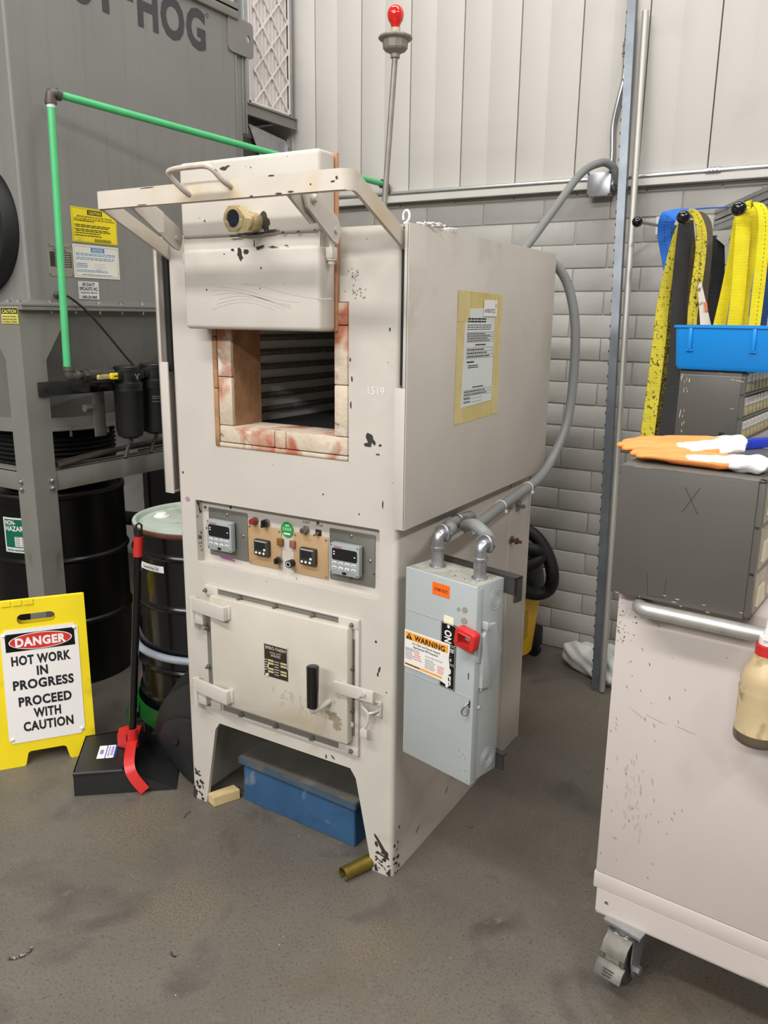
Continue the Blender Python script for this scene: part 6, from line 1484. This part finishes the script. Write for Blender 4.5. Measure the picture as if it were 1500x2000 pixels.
sling('lifting_sling', [(1338, 430, 2.84), (1326, 480, 2.83), (1314, 560, 2.84), (1308, 640, 2.85), (1298, 740, 2.85), (1285, 868, 2.85), (1275, 960, 2.85)], [.02, .022, .024, .028, .028, .028, .028], webbing('speckled_webbing', (150, 138, 50), None, [((52, 46, 26), 150, .5, .06)]), 'speckled yellow and black sling strand just right of the long dirty yellow one')
sling('lifting_sling', [(1340, 436, 2.76), (1335, 480, 2.75), (1328, 560, 2.76), (1322, 680, 2.77), (1312, 780, 2.78), (1300, 870, 2.78), (1290, 960, 2.78)], [.05, .052, .054, .05, .055, .06, .06], M_w_blk, 'broad black sling hanging straight down behind the middle ball knob')
sling('lifting_sling', [(1346, 430, 2.86), (1350, 500, 2.86), (1344, 580, 2.86), (1340, 700, 2.88)], .03, M_w_olive, 'olive sling strand between the broad black sling and the yellow one')
sling('lifting_sling', [(1342, 424, 2.70), (1350, 413, 2.70), (1362, 424, 2.70), (1370, 455, 2.70), (1368, 500, 2.70), (1360, 560, 2.71), (1352, 620, 2.72), (1348, 720, 2.74)], [.014, .02, .026, .034, .036, .036, .032, .03], M_w_dirty, 'dirty yellow sling looped over the middle peg and hanging to its right', stitch=.05)
sling('lifting_sling', [(1350, 420, 2.82), (1372, 424, 2.82), (1382, 450, 2.82), (1380, 520, 2.82), (1372, 600, 2.83), (1362, 700, 2.84)], [.02, .03, .034, .03, .028, .028], webbing('brown_webbing', (92, 84, 70), None), 'brown grey sling strand behind the right-hand dirty yellow one')
sling('lifting_sling', [(1396, 460, 3.02), (1397, 520, 3.02), (1394, 600, 3.02), (1388, 720, 3.03)], .07, webbing('black_mesh_webbing', (28, 28, 27), None, [((54, 48, 36), 18, .6, .1)]), 'wide black sling in shade beside the aluminium post')
tg_ = [at(1362, 552, 2.69), at(1370, 552, 2.69), at(1390, 640, 2.71), at(1368, 640, 2.71)]
bm = B(); hexa(bm, tg_+[q+Vector((0, .002, 0)) for q in tg_]); q2 = [at(1375, 590, 2.698), at(1381, 590, 2.698), at(1383, 608, 2.70), at(1377, 608, 2.70)]; hexa(bm, [q+Vector((0, -.003, 0)) for q in q2]+q2, 1)
tag(obj('sling_tag', bm, [mat('soiled_tag', (214, 208, 196), .7, var=.08, spots=[((90, 80, 66), 30, .6, .08)]), mat('orange_tag_print', (206, 112, 70), .6)]), 'long soiled white tag hanging from the middle slings', 'tag')
sling('lifting_sling', [(1446, 412, 2.68), (1438, 440, 2.66), (1430, 500, 2.66), (1416, 580, 2.67), (1403, 645, 2.68), (1396, 700, 2.69)], [.02, .024, .026, .034, .04, .04], M_w_yel, 'clean yellow sling strand furthest left on the right-hand peg')
sling('lifting_sling', [(1452, 411, 2.64), (1452, 440, 2.62), (1447, 500, 2.62), (1441, 580, 2.63), (1433, 645, 2.64), (1428, 700, 2.65)], [.05, .05, .048, .046, .046, .046], M_w_yel, 'clean yellow sling strand, the broad second one on the right-hand peg')
sling('lifting_sling', [(1456, 402, 2.66), (1468, 408, 2.66), (1474, 430, 2.66), (1470, 500, 2.67), (1460, 560, 2.68), (1452, 645, 2.69), (1448, 700, 2.69)], [.03, .03, .026, .024, .022, .022, .022], M_w_yel, 'clean yellow sling strand, the narrow third one on the right-hand peg')
sling('lifting_sling', [(1450, 404, 2.60), (1470, 399, 2.60), (1486, 406, 2.59), (1492, 430, 2.58), (1491, 470, 2.58), (1482, 560, 2.59), (1472, 645, 2.60), (1466, 700, 2.61)], [.02, .03, .034, .036, .038, .038, .036, .036], M_w_yel, 'clean yellow sling strand with dark stitching, rightmost in front on the right-hand peg', stitch=.1)
sling('lifting_sling', [(1512, 420, 2.95), (1506, 480, 2.95), (1494, 560, 2.95), (1480, 660, 2.96), (1474, 720, 2.96)], .05, M_w_navy, 'dark blue sling strand behind the clean yellow slings')
sling('lifting_sling', [(1512, 440, 2.86), (1500, 480, 2.86), (1492, 520, 2.87)], .03, webbing('orange_red_webbing', (214, 84, 40), None), 'orange red sling end at the right edge of the rack')
